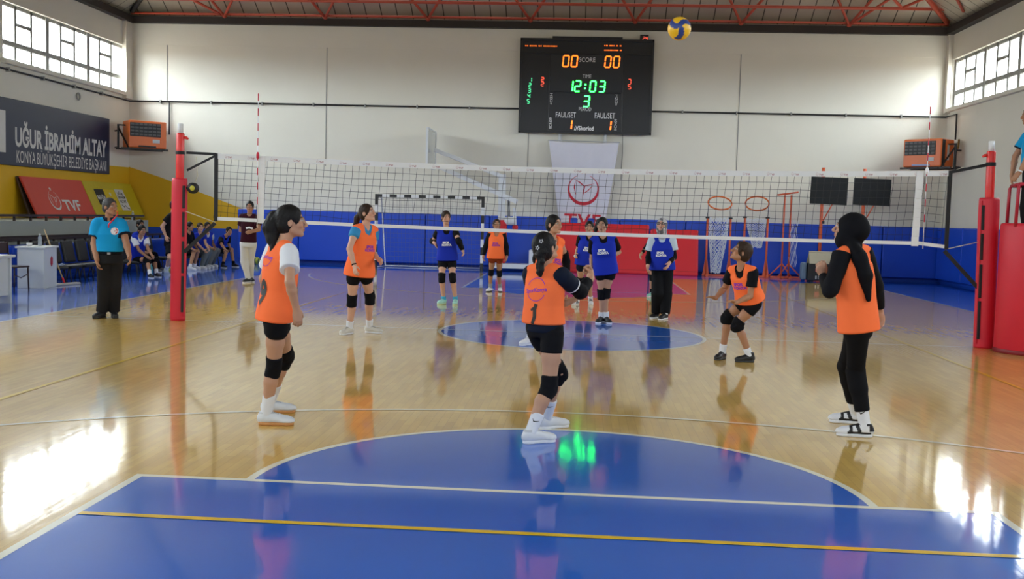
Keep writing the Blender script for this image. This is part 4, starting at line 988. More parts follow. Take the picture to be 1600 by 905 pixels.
    def cut(s, p, n):
        """remove what lies on the n side of the plane"""
        n = nrm(n); c = np.asarray(p, float) @ n
        D = (s.ax[0] * n[0])[:, None, None] + (s.ax[1] * n[1])[None, :, None] + (s.ax[2] * n[2])[None, None, :] - c
        s.F = np.maximum(s.F, D.astype(np.float32)); return s
    def mesh(s, name, base, colour=None, relax=1):
        V, Q = surface_net(s.F, s.lo, s.h, relax)
        me = bpy.data.meshes.new(name)
        if len(V) == 0: return me
        W = (V - base).astype(np.float32); me.vertices.add(len(W)); me.vertices.foreach_set('co', W.ravel())
        me.loops.add(len(Q) * 4); me.loops.foreach_set('vertex_index', Q.astype(np.int32).ravel())
        me.polygons.add(len(Q)); me.polygons.foreach_set('loop_start', np.arange(0, len(Q) * 4, 4, dtype=np.int32))
        me.polygons.foreach_set('loop_total', np.full(len(Q), 4, np.int32)); me.polygons.foreach_set('use_smooth', np.ones(len(Q), bool))
        me.update(calc_edges=True)
        if colour is not None:
            c = colour(V) if callable(colour) else np.tile(np.asarray(colour, float), (len(V), 1))
            ca = me.color_attributes.new('Col', 'FLOAT_COLOR', 'POINT'); ca.data.foreach_set('color', np.concatenate([c, np.ones((len(V), 1))], 1).astype(np.float32).ravel())
        return me
def surface_net(F, lo, h, relax=1):
    ins = F < 0; nx, ny, nz = F.shape
    cnt = np.zeros((nx - 1, ny - 1, nz - 1), np.int8)
    offs = [(i, j, k) for i in (0, 1) for j in (0, 1) for k in (0, 1)]
    for i, j, k in offs: cnt += ins[i:nx - 1 + i, j:ny - 1 + j, k:nz - 1 + k]
    I = np.argwhere((cnt > 0) & (cnt < 8))
    if len(I) == 0: return np.zeros((0, 3)), np.zeros((0, 4), int)
    val = {o: F[I[:, 0] + o[0], I[:, 1] + o[1], I[:, 2] + o[2]].astype(float) for o in offs}
    S = np.zeros((len(I), 3)); N = np.zeros(len(I))
    for a in offs:
        for ax in range(3):
            if a[ax] == 0:
                b = list(a); b[ax] = 1; b = tuple(b); va, vb_ = val[a], val[b]; m = (va < 0) != (vb_ < 0); t = np.where(m, va / (va - vb_ + 1e-20), 0)
                p = np.zeros((len(I), 3)); p[:] = a; p[:, ax] = t; S += p * m[:, None]; N += m
    V = (I + S / N[:, None]) * h + lo
    idx = np.full(cnt.shape, -1, np.int64); idx[I[:, 0], I[:, 1], I[:, 2]] = np.arange(len(I)); Qs = []
    for ax in range(3):
        u, w = [(1, 2), (2, 0), (0, 1)][ax]; A = ins.take(range(F.shape[ax] - 1), ax); B = ins.take(range(1, F.shape[ax]), ax)
        E = np.argwhere(A != B); E = E[(E[:, u] > 0) & (E[:, w] > 0) & (E[:, u] < F.shape[u] - 1) & (E[:, w] < F.shape[w] - 1)]
        fl = ins[E[:, 0], E[:, 1], E[:, 2]]
        def cell(du, dw):
            c = E.copy(); c[:, u] += du; c[:, w] += dw; return idx[c[:, 0], c[:, 1], c[:, 2]]
        q = np.stack([cell(-1, -1), cell(0, -1), cell(0, 0), cell(-1, 0)], 1); q[~fl] = q[~fl][:, ::-1]; Qs.append(q[(q >= 0).all(1)])
    Q = np.concatenate(Qs)
    for _ in range(relax):
        acc = np.zeros_like(V); n = np.zeros(len(V))
        for a, b in ((0, 1), (1, 2), (2, 3), (3, 0)):
            np.add.at(acc, Q[:, a], V[Q[:, b]]); np.add.at(n, Q[:, a], 1); np.add.at(acc, Q[:, b], V[Q[:, a]]); np.add.at(n, Q[:, b], 1)
        V = V * .5 + .5 * acc / np.maximum(n, 1)[:, None]
    return V, Q

M_skin = material('skin', (1, 1, 1), .5, attr=True, var=.04, scale=12, spec=.35)
M_skin.node_tree.nodes['Principled BSDF'].inputs['Subsurface Weight'].default_value = .08; M_skin.node_tree.nodes['Principled BSDF'].inputs['Subsurface Radius'].default_value = (.012, .005, .003)
M_hair = material('hair', (1, 1, 1), .55, attr=True, var=.3, scale=40, spec=.22, bump=.5, bump_scale=90)
M_cloth = material('jersey_cloth', (1, 1, 1), .78, attr=True, var=.03, scale=10, bump=.05, bump_scale=220, spec=.12)
M_shoe = material('shoe_upper', (1, 1, 1), .5, attr=True, var=.04, scale=20)
M_sole = material('shoe_sole', (1, 1, 1), .6, attr=True, var=.03)
ORANGE, BLUEV = (1.0, .185, .055), srgb(30, 50, 170)
BLACK, NAVY, WHITE = (.006, .006, .008), (.008, .012, .026), srgb(222, 224, 230)
SKINS = {'fair': (.60, .34, .24), 'mid': (.50, .275, .175), 'tan': (.40, .20, .115)}
HAIR_BLACK, HAIR_BROWN, HAIR_GREY = (.008, .007, .007), (.030, .016, .010), (.055, .052, .050)

def folds(seed, amp, f=16.0, up=None):
    r = np.random.RandomState(seed); D = r.randn(5, 3); D /= np.linalg.norm(D, axis=1)[:, None]; ph = r.rand(5) * 6.28
    D[:, 2] *= .55
    def g(P):
        w = np.sin(P @ D[0] * f * .6 + ph[0]); v = 0
        for i in range(1, 5): v = v + np.sin(P @ D[i] * f * (.7 + .35 * i) + ph[i] + 1.3 * w) / (1 + .4 * i)
        return amp * v
    return g

def person(label, s):
    """s: joints (world), facing angles, stature and outfit; returns the body object carrying its clothes"""
    J = {k: np.asarray(v, float) for k, v in s['j'].items()}; q = s['H'] / 1.6; h = s['h']; g = s.get('girth', 1.0); base = np.array([J['base'][0], J['base'][1], J['base'][2]])
    up = nrm(J['neck'] - J['pelvis'])
    def frame(deg, upv):
        a = math.radians(deg); f = np.array([math.sin(a), math.cos(a), 0.0]); f = nrm(f - upv * (f @ upv)); return f, np.cross(f, upv)
    tf, ts = frame(s['torso'], up); pf, ps = frame(s.get('hips', s['torso']), np.array([0, 0, 1.0]))
    a, p, ro = math.radians(s['head'][0]), math.radians(s['head'][1]), math.radians(s['head'][2] if len(s['head']) > 2 else 0)
    hf = np.array([math.sin(a) * math.cos(p), math.cos(a) * math.cos(p), math.sin(p)]); hs_ = np.array([math.cos(a), -math.sin(a), 0]); hu = np.cross(hs_, hf)
    hs_, hu = hs_ * math.cos(ro) - hu * math.sin(ro), hu * math.cos(ro) + hs_ * math.sin(ro)
    HA = np.stack([hs_, hf, hu]); hq = s.get('hq', 1.0) * (.93 + .07 * q); H = J['head']
    hp = lambda x, y, z: H + (hs_ * x + hf * y + hu * z) * hq
    skin = np.asarray(s['skin'] if not isinstance(s['skin'], str) else SKINS[s['skin']]); o_ = s['outfit']
    PTS = np.array([v for k, v in J.items() if k not in ('base',)] + [H + hu * .2, H - hf * .2])
    def field(pts, pad): 
        P = np.asarray(pts); return Field(P.min(0) - pad, P.max(0) + pad, h)
    # ---------------------------------------------------------------- body
    B = field(PTS, .20)
    spine = np.linalg.norm(J['neck'] - J['pelvis'])
    B.loft(J['pelvis'], up, ts, tf, [(-.06 * q, .105 * q * g, .080 * q * g), (.06 * q, .112 * q * g, .084 * q * g), (spine * .38, .098 * q * g, .074 * q * g), (spine * .68, .114 * q * g, .08 * q * g), (spine * .86, .112 * q, .066 * q), (spine * .97, .07 * q, .045 * q)], .03, 2.2, .03)
    for sd in ('l', 'r'): B.cone(J['neck'] - up * .01 * q, J['sh_' + sd] + up * .004, .046 * q, .045 * q, .03)
    B.cone(J['neck'] - up * .03, hp(0, -.018, -.05), .052 * q, .047 * q, .02)
    for sd in ('l', 'r'):
        S, E, W = J['sh_' + sd], J['el_' + sd], J['wr_' + sd]; aw = s.get('arm', 1.0) * (1 + .5 * (g - 1))
        B.cone(S, S + (E - S) * .45, .047 * q * aw, .041 * q * aw, .025); B.cone(S + (E - S) * .4, E, .041 * q * aw, .034 * q * aw, .015)
        m = E + (W - E) * .3; B.cone(E, m, .034 * q * aw, .036 * q * aw, .015); B.cone(m, W, .036 * q * aw, .0235 * q * aw, .015)
        hand(B, J, sd, W, E, q * s.get('hand', 1.0), s, tf, ts, up)
        Hp, K, A = J['hip_' + sd], J['kn_' + sd], J['an_' + sd]; lw = s.get('leg', 1.0)
        B.cone(Hp, Hp + (K - Hp) * .5, .070 * q * g * lw, .064 * q * g * lw, .03); B.cone(Hp + (K - Hp) * .5, K, .063 * q * g * lw, .047 * q * lw, .02)
        m = K + (A - K) * .33; bk = nrm(np.cross(np.cross(K - Hp, A - K), A - K)) if np.linalg.norm(np.cross(K - Hp, A - K)) > 1e-3 else -pf
        if bk @ J['toe_' + sd] > bk @ J['heel_' + sd]: bk = -bk
        B.cone(K, m + bk * .010 * q, .045 * q * lw, .048 * q * lw, .02); B.cone(m + bk * .010 * q, A, .048 * q * lw, .032 * q * lw, .02)
        t = J['toe_' + sd]; he = J['heel_' + sd] + nrm(t - J['heel_' + sd]) * .04 * q; B.cone(A - (0, 0, .01), he + (0, 0, .035), .034 * q, .03 * q, .02); B.cone(he + (0, 0, .035), t + (0, 0, .025) + nrm(he - t) * .05, .03 * q, .024 * q, .02)
    # head: skull, jaw, brow, eye hollows, nose, lips, chin, ears
    B.ell(hp(0, -.012, .022), HA, np.array([.071, .092, .088]) * hq, .015); B.ell(hp(0, .020, -.038), HA, np.array([.055, .064, .072]) * hq, .02)
    B.cone(hp(-.045, .0, -.062), hp(-.014, .062, -.095), .018 * hq, .017 * hq, .02); B.cone(hp(.045, .0, -.062), hp(.014, .062, -.095), .018 * hq, .017 * hq, .02); B.ell(hp(0, .068, -.094), HA, np.array([.019, .014, .014]) * hq, .01)
    for sx in (-1, 1):
        B.ell(hp(sx * .033, .088, .004), HA, np.array([.018, .013, .011]) * hq, .008, sub=True); B.ell(hp(sx * .031, .076, .004), HA, np.array([.0125, .0125, .0115]) * hq, .003)
        B.cone(hp(sx * .012, .084, .020), hp(sx * .045, .070, .020), .009 * hq, .008 * hq, .008); B.ell(hp(sx * .040, .058, -.028), HA, np.array([.024, .022, .022]) * hq, .012)
        B.ell(hp(sx * .073, -.012, -.008), HA, np.array([.010, .019, .031]) * hq, .006); B.ell(hp(sx * .083, -.008, -.006), HA, np.array([.006, .010, .018]) * hq, .004, sub=True)
        B.ell(hp(sx * .011, .094, -.040), HA, np.array([.009, .010, .008]) * hq, .005)
    B.cone(hp(0, .084, .012), hp(0, .106, -.034), .0075 * hq, .0115 * hq, .009)
    mo = s.get('mouth', 0)
    B.ell(hp(0, .082, -.0575), HA, np.array([.022, .012, .0065]) * hq, .004); B.ell(hp(0, .080, -.069), HA, np.array([.019, .012, .0075]) * hq, .004); B.cone(hp(-.02, .094, -.063), hp(.02, .094, -.063), .0025 * hq + .004 * mo, .0025 * hq + .004 * mo, .003, sub=True)
    hairc = np.asarray(s.get('hairc', HAIR_BLACK))
    def skin_col(V):
        c = np.tile(skin, (len(V), 1)); L = ((V - H) @ HA.T) / hq; x, y, z = np.abs(L[:, 0]), L[:, 1], L[:, 2]; near = (np.abs(L) < .16).all(1)
        def put(m, col, k): 
            w = (np.clip(m, 0, 1) * k * near)[:, None]; c[:] = c * (1 - w) + np.asarray(col) * w
        rgn = lambda cx_, cz_, rx, rz, y0=.05: np.clip(2.2 * (1 - np.sqrt(((x - cx_) / rx) ** 2 + ((z - cz_) / rz) ** 2)), 0, 1) * (y > y0)
        put(rgn(.045, -.03, .028, .022), skin * (1.08, .78, .76), .35); put(rgn(0, -.063, .025, .014, .07), skin * (.85, .48, .46), .85)
        put(rgn(0, -.063, .02, .004 + .006 * mo, .07), skin * .22, .8)
        put(rgn(.032, .004, .017, .0095), (.55, .53, .50), .9); put(rgn(.031, .004, .0075, .0085), (.02, .012, .008), 1.0); put(rgn(.032, .0125, .019, .004), (.03, .02, .016), .7)
        bz = .0235 + .004 * np.sin(np.clip((x - .012) / .04, 0, 1) * 3.14); put(np.clip(2.5 * (1 - np.abs(z - bz) / .0062), 0, 1) * (x > .012) * (x < .052) * (y > .05), hairc * 1.2 + .004, .85)
        put(np.clip((z - .055) / .02, 0, 1) * (y < .085), hairc, s.get('scalp', .0))
        return c
    body = link('person', B.mesh('body', base, skin_col), M_skin); body.location = base; tag(body, label, 'person', s.get('group'))
    def part(name, F, col, mat=M_cloth, parent=body, lab=None, relax=1):
        me = F.mesh(name, base, col, relax); return link(name, me, mat, parent, lab)
    # ---------------------------------------------------------------- hair and head cover
    hd = s.get('hair')
    if hd and hd != 'none':
        r = Field(np.array([H, *[np.asarray(t) for t in s.get('tail', [])]]).min(0) - .2, np.array([H, *[np.asarray(t) for t in s.get('tail', [])]]).max(0) + .2, h)
        if hd in ('tied', 'short', 'man'):
            th = {'tied': .008, 'short': .016, 'man': .009}[hd]
            r.ell(hp(0, -.016, .026), HA, np.array([.073 + th, .092 + th, .090 + th]) * hq, .01); r.ell(hp(0, -.045, -.025), HA, np.array([.066 + th, .058 + th, .07]) * hq, .02)
            fx = {'tied': .052, 'short': .048, 'man': .046}[hd]
            r.ell(hp(0, fx + .070, -.050), HA, np.array([.082, .092, .128]) * hq, .012, sub=True)
            r.cut(hp(0, .0, -.075 if hd != 'man' else -.055), -hu + hf * .35)
            for sx in (-1, 1): r.ell(hp(sx * .085, .012, -.03), HA, np.array([.022, .030, .045]) * hq, .01, sub=True)
            if hd == 'short': 
                for i in range(14):
                    an = i * 2.4; r.cone(hp(.05 * math.sin(an), -.02 + .05 * math.cos(an), .105), hp(.07 * math.sin(an), .0 + .075 * math.cos(an), .092), .012 * hq, .007 * hq, .008)
        T = [np.asarray(t, float) for t in s.get('tail', [])]; W_ = s.get('tailr', .03)
        ws = W_ if isinstance(W_, (list, tuple)) else [W_ * (.6 + .7 * math.sin(math.pi * (.15 + .75 * i / max(1, len(T) - 1)))) for i in range(len(T))]
        for i in range(len(T) - 1): r.cone(T[i], T[i + 1], ws[i], ws[i + 1], .015)
        if s.get('braid'):
            for i in range(len(T) - 1):
                for k in range(3):
                    c = T[i] + (T[i + 1] - T[i]) * (k / 3); r.ell(c + ts * (.006 if k % 2 else -.006), np.eye(3), np.array([1.15, 1.15, .8]) * ws[i], .006)
        r.F += folds(7, .0016, 120)(np.stack(np.meshgrid(*r.ax, indexing='ij'), -1)) * (1 if h < .0075 else 0)
        ho = part('hair', r, hairc, M_hair)
        if s.get('tie'):
            MBt = MB(); c = np.asarray(s['tie'][0]) - base; ax_ = nrm(np.asarray(s['tie'][1])); e1 = nrm(np.cross(ax_, (0, 0.3, 1))); e2 = np.cross(ax_, e1); rr = s['tie'][2]
            MBt.tube([c + (e1 * math.cos(t) + e2 * math.sin(t)) * rr for t in np.linspace(0, 2 * math.pi, 19)[:-1]], .007, 6, closed=True).put('hair_tie', s['tie'][3], ho)
        if s.get('clips'):
            bv = BVHTree.FromPolygons([v.co for v in ho.data.vertices], [p.vertices for p in ho.data.polygons])
            for dx, dz, rr in s['clips']:
                o0 = hp(dx, -.3, dz) - base; hit = bv.ray_cast(Vector(o0), Vector(hf), 1.0)
                if hit[0] is not None:
                    nn = hit[1]; rt = Vector(hs_); rt = (rt - nn * rt.dot(nn)).normalized(); uu = nn.cross(rt)
                    pts = [Vector(hit[0]) + nn * .004 + (rt * math.sin(math.pi * k / 5 + .3) + uu * math.cos(math.pi * k / 5 + .3)) * (rr if k % 2 == 0 else rr * .45) for k in range(10)]
                    MB().tube(pts, .0022, 5, closed=True).put('star_clip', M_white_tape, ho)
    if s.get('hijab'):
        r = Field(np.array([H, J['neck'], *[np.asarray(t[0]) for t in s['hijab'].get('drape', [])]]).min(0) - .22, np.array([H, J['neck']]).max(0) + .22, h)
        v = s['hijab'].get('vol', 1.0)
        r.ell(hp(0, -.03, .02), HA, np.array([.088 * v, .112 * v, .102]) * hq, .02); r.ell(hp(0, -.01, -.06), HA, np.array([.082 * v, .092 * v, .09]) * hq, .03); r.ell(hp(0, -.085, .0), HA, np.array([.068, .065, .068]) * hq * s['hijab'].get('bun', .8), .03)
        r.cone(hp(0, -.005, -.09), J['neck'] + up * .03 + tf * .01, .072 * q, .078 * q, .03)
        for a_, b_, ra, rb, fl in s['hijab'].get('drape', []): r.cone(a_, b_, ra, rb, .02)
        r.ell(hp(0, .105, -.028), HA, np.array([.060, .062, .082]) * hq, .01, sub=True)
        r.F += folds(11, .0022, 42)(np.stack(np.meshgrid(*r.ax, indexing='ij'), -1))
        part('head_scarf', r, s['hijab'].get('col', BLACK))
    # ---------------------------------------------------------------- upper wear
    sp = spine; shw = np.linalg.norm(J['sh_l'] - J['sh_r']) / 2
    def torso_shell(F, lo, wd, dp, flare, fold, strap=.057, reach=.95):
        F.loft(J['pelvis'], up, ts, tf, [(lo, (.142 * flare) * q * g + wd, .110 * flare * q * g + dp), (.02, (.140 * flare) * q * g + wd, .108 * flare * q * g + dp), (sp * .36, .130 * q * g + wd, .098 * q * g + dp), (sp * .62, .136 * q * g + wd, .098 * q * g + dp), (sp * .80, .134 * q + wd, .086 * q + dp), (sp * .92, .112 * q + wd * .6, .064 * q + dp * .5), (sp * 1.0, .080 * q, .052 * q)], .02, 2.3, .015, fold)
        for sd in ('l', 'r'): F.cone(J['neck'] + (J['sh_' + sd] - J['neck']) * .35 + up * .006, J['neck'] + (J['sh_' + sd] - J['neck']) * reach + up * .008, strap * q, strap * q, .03)
        return F
    tp = [J['neck'], J['pelvis'], J['sh_l'], J['sh_r']]
    if 'shirt' in o_:
        c = o_['shirt']; F = field(tp + [J['el_l'], J['el_r'], J['wr_l'], J['wr_r']], .26)
        torso_shell(F, c.get('hem', -.06) * q, c.get('loose', 0.0), c.get('loose', 0.0), c.get('flare', 1.0), folds(s['seed'] + 3, .004))
        for sd in ('l', 'r'):
            S, E, W = J['sh_' + sd], J['el_' + sd], J['wr_' + sd]; t = c.get('sleeve', .6); sw = c.get('sw', 1.0)
            if t <= 1: (F.cone(S, S + (E - S) * .25, .058 * q * g, .060 * q * g, .02), F.fcone(S + (E - S) * .0, S + (E - S) * t, .061 * q * g, .060 * q * sw * g, .025))
            else: F.cone(S, E, .062 * q * g, .046 * q * sw, .02); F.fcone(E, E + (W - E) * (t - 1), .043 * q * sw, .033 * q * sw, .015)
        F.cone(J['neck'] + up * .03 + tf * .02, J['neck'] + up * .12, .053 * q, .06 * q, .008, sub=True)
        if c.get('hem_cut', True): F.cut(J['pelvis'] + up * (c.get('hem', -.06) * q), -up)
        trim = c.get('trim')
        def ccol(V, c=c):
            C = np.tile(np.asarray(c['col'], float), (len(V), 1))
            if trim is not None:
                for sd in ('l', 'r'):
                    S, E = J['sh_' + sd], J['el_' + sd]; L = np.linalg.norm(E - S); t = ((V - S) @ (E - S)) / L / L; m = (t > c.get('sleeve', .6) - .07) & (t < c.get('sleeve', .6) + .1) & (np.linalg.norm(V - S - np.clip(t, 0, 1.2)[:, None] * (E - S), axis=1) < .09); C[m] = trim
            if 'collar' in c: C[((V - J['neck']) @ up > -.012) & (np.linalg.norm((V - J['neck']) - ((V - J['neck']) @ up)[:, None] * up, axis=1) < .086 * q)] = c['collar']
            return C
        part(c.get('name', 'shirt'), F, ccol)
        if 'collar' in c:
            Fc = field([J['neck']], .16); Fc.fcone(J['neck'] - up * .012 - tf * .005, J['neck'] + up * .045 + tf * .004, .080 * q, .066 * q, .01); Fc.cone(J['neck'] - up * .05, J['neck'] + up * .1, .055 * q, .056 * q, .006, sub=True); Fc.ell(J['neck'] + tf * .085 - up * .0, np.stack([ts, tf, up]), np.array([.022, .05, .05]), .006, sub=True); part('collar', Fc, c['collar'])
    vest = None
    if 'vest' in o_:
        c = o_['vest']; F = field(tp, .28); lo = c.get('hem', -.10) * q
        torso_shell(F, lo, .012 + c.get('loose', .012), .010 + c.get('loose', .012), c.get('flare', 1.06), folds(s['seed'], c.get('fold', .005), 13), c.get('strap', .064), c.get('reach', .94))
        for sd, sg in (('l', -1), ('r', 1)):
            S = J['sh_' + sd]; F.ell(S + ts * sg * (c.get('arm_in', .074) * q) - up * .05 * q, np.stack([ts, tf, up]), np.array([.050, .085, .095]) * q, .012, sub=True)
            F.cut(S + ts * sg * .018, ts * sg + up * .25) if False else None
        F.cone(J['neck'] + up * .015 + tf * .035, J['neck'] + up * .12 + tf * .03, .062 * q, .075 * q, .01, sub=True); F.ell(J['neck'] + tf * .075 - up * .02, np.stack([ts, tf, up]), np.array([.055, .05, .065]) * q, .01, sub=True)
        F.cut(J['pelvis'] + up * lo + tf * 0, -(up + tf * c.get('hem_tilt', 0.0) + ts * c.get('hem_side', 0.0)))
        vest = part(c.get('name', 'vest'), F, c['col'])
    if 'sleeves' in o_:      # arm sleeves or the long sleeves of an undershirt
        for sd in ('l', 'r'):
            c = o_['sleeves'].get(sd)
            if c is None: continue
            S, E, W = J['sh_' + sd], J['el_' + sd], J['wr_' + sd]; F = field([S, E, W], .12); pos = lambda t: S + (E - S) * t if t <= 1 else E + (W - E) * (t - 1)
            rad = lambda t: (.047 - .011 * t) * q * c.get('w', 1.12) + .006 if t <= 1 else (.036 - .012 * (t - 1)) * q * c.get('w', 1.12) + .006
            t0, t1 = c['t']
            if t0 < 1 < t1: F.fcone(pos(t0), pos(1.0), rad(t0), rad(1.0), .012); F.fcone(pos(1.0) + (pos(.95) - pos(1.0)) * .5, pos(t1), rad(1.0), rad(t1), .014); F.cone(pos(.98), pos(1.02), rad(1.0), rad(1.0), .012)
            else: F.fcone(pos(t0), pos(t1), rad(t0), rad(t1))
            F.F += folds(s['seed'] + 5, .0025, 40)(np.stack(np.meshgrid(*F.ax, indexing='ij'), -1))
            so = part(c.get('name', 'sleeve'), F, c['col'])
            if c.get('trim'):
                F = field([S, E, W], .12); F.fcone(pos(t1 - .06), pos(t1 + .03), rad(t1) + .003, rad(t1) + .003); part('sleeve_trim', F, c['trim'], parent=so)
    # ---------------------------------------------------------------- lower wear
    if 'shorts' in o_:
        c = o_['shorts']; F = field([J['pelvis'], J['hip_l'], J['hip_r'], J['kn_l'], J['kn_r']], .22); lg = c.get('leg', .4)
        F.loft(J['pelvis'], up, ps, pf, [(-.09 * q, .112 * q * g, .096 * q * g), (.02 * q, .122 * q * g, .098 * q * g), (.11 * q, .110 * q * g, .086 * q * g)], .03, 2.2, .02)
        for sd in ('l', 'r'):
            Hp, K = J['hip_' + sd], J['kn_' + sd]; F.cone(Hp - ps * (.008 if sd == 'r' else -.008), Hp + (K - Hp) * min(.25, lg), .086 * q * g, .083 * q * g, .02); F.fcone(Hp + (K - Hp) * .05, Hp + (K - Hp) * lg, .080 * q * g, ((.084 - .020 * lg) * c.get('w', 1.0)) * q * g, .02)
        F.F += folds(s['seed'] + 9, .0025, 22)(np.stack(np.meshgrid(*F.ax, indexing='ij'), -1))
        part(c.get('name', 'shorts'), F, c['col'])
    if 'pants' in o_:
        c = o_['pants']; F = field([J['pelvis']] + [J[k + sd] for k in ('hip_', 'kn_', 'an_') for sd in 'lr'], .2); w = c.get('w', 1.0); fl = folds(s['seed'] + 2, .004, 15)
        F.loft(J['pelvis'], up, ps, pf, [(-.09 * q, .118 * q * g, .100 * q * g), (.02 * q, .126 * q * g, .102 * q * g), (.12 * q, .124 * q * g, .094 * q * g)], .03, 2.2, .02)
        for sd in ('l', 'r'):
            Hp, K, A = J['hip_' + sd], J['kn_' + sd], J['an_' + sd]; e_ = c.get('to', 1.0); A2 = K + (A - K) * e_
            F.cone(Hp, K, .084 * q * g, .066 * q * w * (1 + .5 * (g - 1)), .025); F.fcone(K + (K - A) * .02, A2, .066 * q * w * (1 + .5 * (g - 1)), c.get('cuff', .046) * q * w, .02); F.cone(K, K + (A - K) * .3, .065 * q * w, .066 * q * w, .02)
        F.F += fl(np.stack(np.meshgrid(*F.ax, indexing='ij'), -1)); po = part(c.get('name', 'trousers'), F, c['col'])
    if 'belt' in o_:
        F = field([J['pelvis']], .25); F.loft(J['pelvis'] + up * .055 * q, up, ps, pf, [(-.018, .133 * q * g, .108 * q * g), (.018, .132 * q * g, .107 * q * g)], .01, 2.2, .004); bo = part('belt', F, BLACK)
        c = J['pelvis'] + up * .055 * q + pf * .113 * q * g - base; A_ = Matrix((Vector(ps), Vector(pf), Vector(up))).transposed().to_4x4(); A_.translation = Vector(c); MB().box((-.022, -.006, -.016), (.022, .006, .016), .004, A_).put('buckle', M_steel, bo)
    for sd in ('l', 'r'):
        Hp, K, A, T, He = J['hip_' + sd], J['kn_' + sd], J['an_' + sd], J['toe_' + sd], J['heel_' + sd]
        side_word = ''
        if 'pads' in o_ and o_['pads'].get(sd, True):
            c = o_['pads']; F = field([K, K + (Hp - K) * .3, K + (A - K) * .3], .12); lw = c.get('w', 1.0)
            F.fcone(K + (Hp - K) * c.get('up', .20), K, .064 * q * lw, .060 * q * lw, .02, .012); F.fcone(K, K + (A - K) * c.get('dn', .24), .060 * q * lw, .058 * q * lw, .02, .012)
            fr = nrm(nrm(K - Hp) - nrm(A - K)) if np.linalg.norm(nrm(K - Hp) - nrm(A - K)) > .15 else nrm((T - He) * (1, 1, 0))
            F.ell(K + fr * .030 * q + (A - K) * .02, np.stack([nrm(np.cross(fr, A - K)), fr, nrm(A - K)]), np.array([.042, .042, .070]) * q, .015)
            F.F += folds(s['seed'] + 1, .002, 45)(np.stack(np.meshgrid(*F.ax, indexing='ij'), -1)); part('knee_pad', F, c.get('col', BLACK))
        if 'socks' in o_:
            c = o_['socks']; F = field([A, K], .1); tt = c.get('h', .38); F.fcone(A + (K - A) * tt, A - (K - A) * .02, .044 * q * (1 + .25 * tt), .041 * q, .012); F.cone(A, He + nrm(T - He) * .055 * q + (0, 0, .05), .040 * q, .034 * q, .015); so = part('sock', F, c['col'])
            if c.get('tick'):
                bv = BVHTree.FromPolygons([v.co for v in so.data.vertices], [p.vertices for p in so.data.polygons]); dirn = Vector((A - np.array([.1, -14.0, 1.5]))); dirn.z = 0; dirn.normalize(); ax_ = Vector(nrm(K - A)); rt = dirn.cross(ax_).normalized()
                org = Vector(A + (K - A) * tt * .66 - base) - dirn * .3
                dd = stroke([(-.024 * c['tick'], .010), (-.012 * c['tick'], -.006), (.004 * c['tick'], .0), (.026 * c['tick'], .012)], [.002, .010, .007, .001]); out = []
                for x_, y_ in dd[0]:
                    hit = bv.ray_cast(org + rt * x_ + ax_ * y_, dirn, 1.0); out.append((hit[0] if hit[0] is not None else org + dirn * .27 + rt * x_ + ax_ * y_) - dirn * .003)
                me = bpy.data.meshes.new('tick'); me.from_pydata(out, [], dd[1]); link('tick_mark', me, M_ink, so)
        if 'shoes' in o_:
            c = o_['shoes']; u = nrm((T - He) * (1, 1, 0)); sd_ = np.cross(u, (0, 0, 1.0)); Z = np.array([0, 0, 1.0]); z0 = He[2]; F = field([He, T, A], .09); Lq = np.linalg.norm((T - He)[:2])
            hz = np.array([He[0], He[1], z0]); A_ = np.stack([u, sd_, Z])
            F.ell(hz + u * .055 * q + Z * .050 * q, A_, np.array([.062, .040, .052]) * q, .02); F.cone(hz + u * .06 * q + Z * .058 * q, hz + u * (Lq - .075 * q) + Z * .036 * q, .040 * q, .036 * q, .02); F.cone(hz + u * .075 * q + Z * .085 * q, hz + u * (Lq - .10 * q) + Z * .052 * q, .026 * q, .022 * q, .02); F.ell(hz + u * (Lq - .058 * q) + Z * .034 * q, A_, np.array([.056, .044, .034]) * q, .02); F.cone(hz + u * .05 * q + Z * .06 * q, hz + u * .05 * q + Z * (.095 + c.get('collar', 0)) * q, .041 * q, .040 * q, .015)
            F.cut(hz + Z * .022 * q, -Z); F.cut(hz + Z * (.098 + c.get('collar', 0)) * q - u * 0, Z - u * .18)
            def scol(V, c=c):
                C = np.tile(np.asarray(c['col'], float), (len(V), 1)); L = (V - hz) @ A_.T / q
                if 'col2' in c:
                    x, y, z = L[:, 0], np.abs(L[:, 1]), L[:, 2]
                    m = ((x < .035) & (z > .05)) | ((z < .042) & (x > .02) & (x < .19)) | ((y < .020) & (x > .09) & (x < .175)) | (np.abs(x - .105 - .4 * (z - .05)) < .014) | (np.abs(x - .165) < .012) | (z > .092); C[m] = c['col2']
                C[(L[:, 2] > .088)] *= .72
                if 'lace' in c: m = (np.abs(L[:, 1]) < .018) & (L[:, 0] > .09) & (L[:, 0] < .16) & (np.sin(L[:, 0] * 420) > .1); C[m] = c['lace']
                return C
            so = part('shoe', F, scol, M_shoe)
            S = field([He, T], .08); t0 = hz + u * .045 * q; t1 = hz + u * (Lq - .05 * q)
            S.fcone(t0, t0 + Z * .028 * q, .0415 * q, .040 * q, .012); S.fcone(t1 - u * .004, t1 - u * .004 + Z * .024 * q, .0445 * q, .0435 * q, .012); S.box(hz + u * Lq / 2 + Z * .0125 * q, A_, np.array([Lq / 2 - .055 * q, .038 * q, .0125 * q]), .006, .012); S.cut(hz + Z * .0, -Z)
            part('sole', S, c.get('sole', WHITE), M_sole, so)
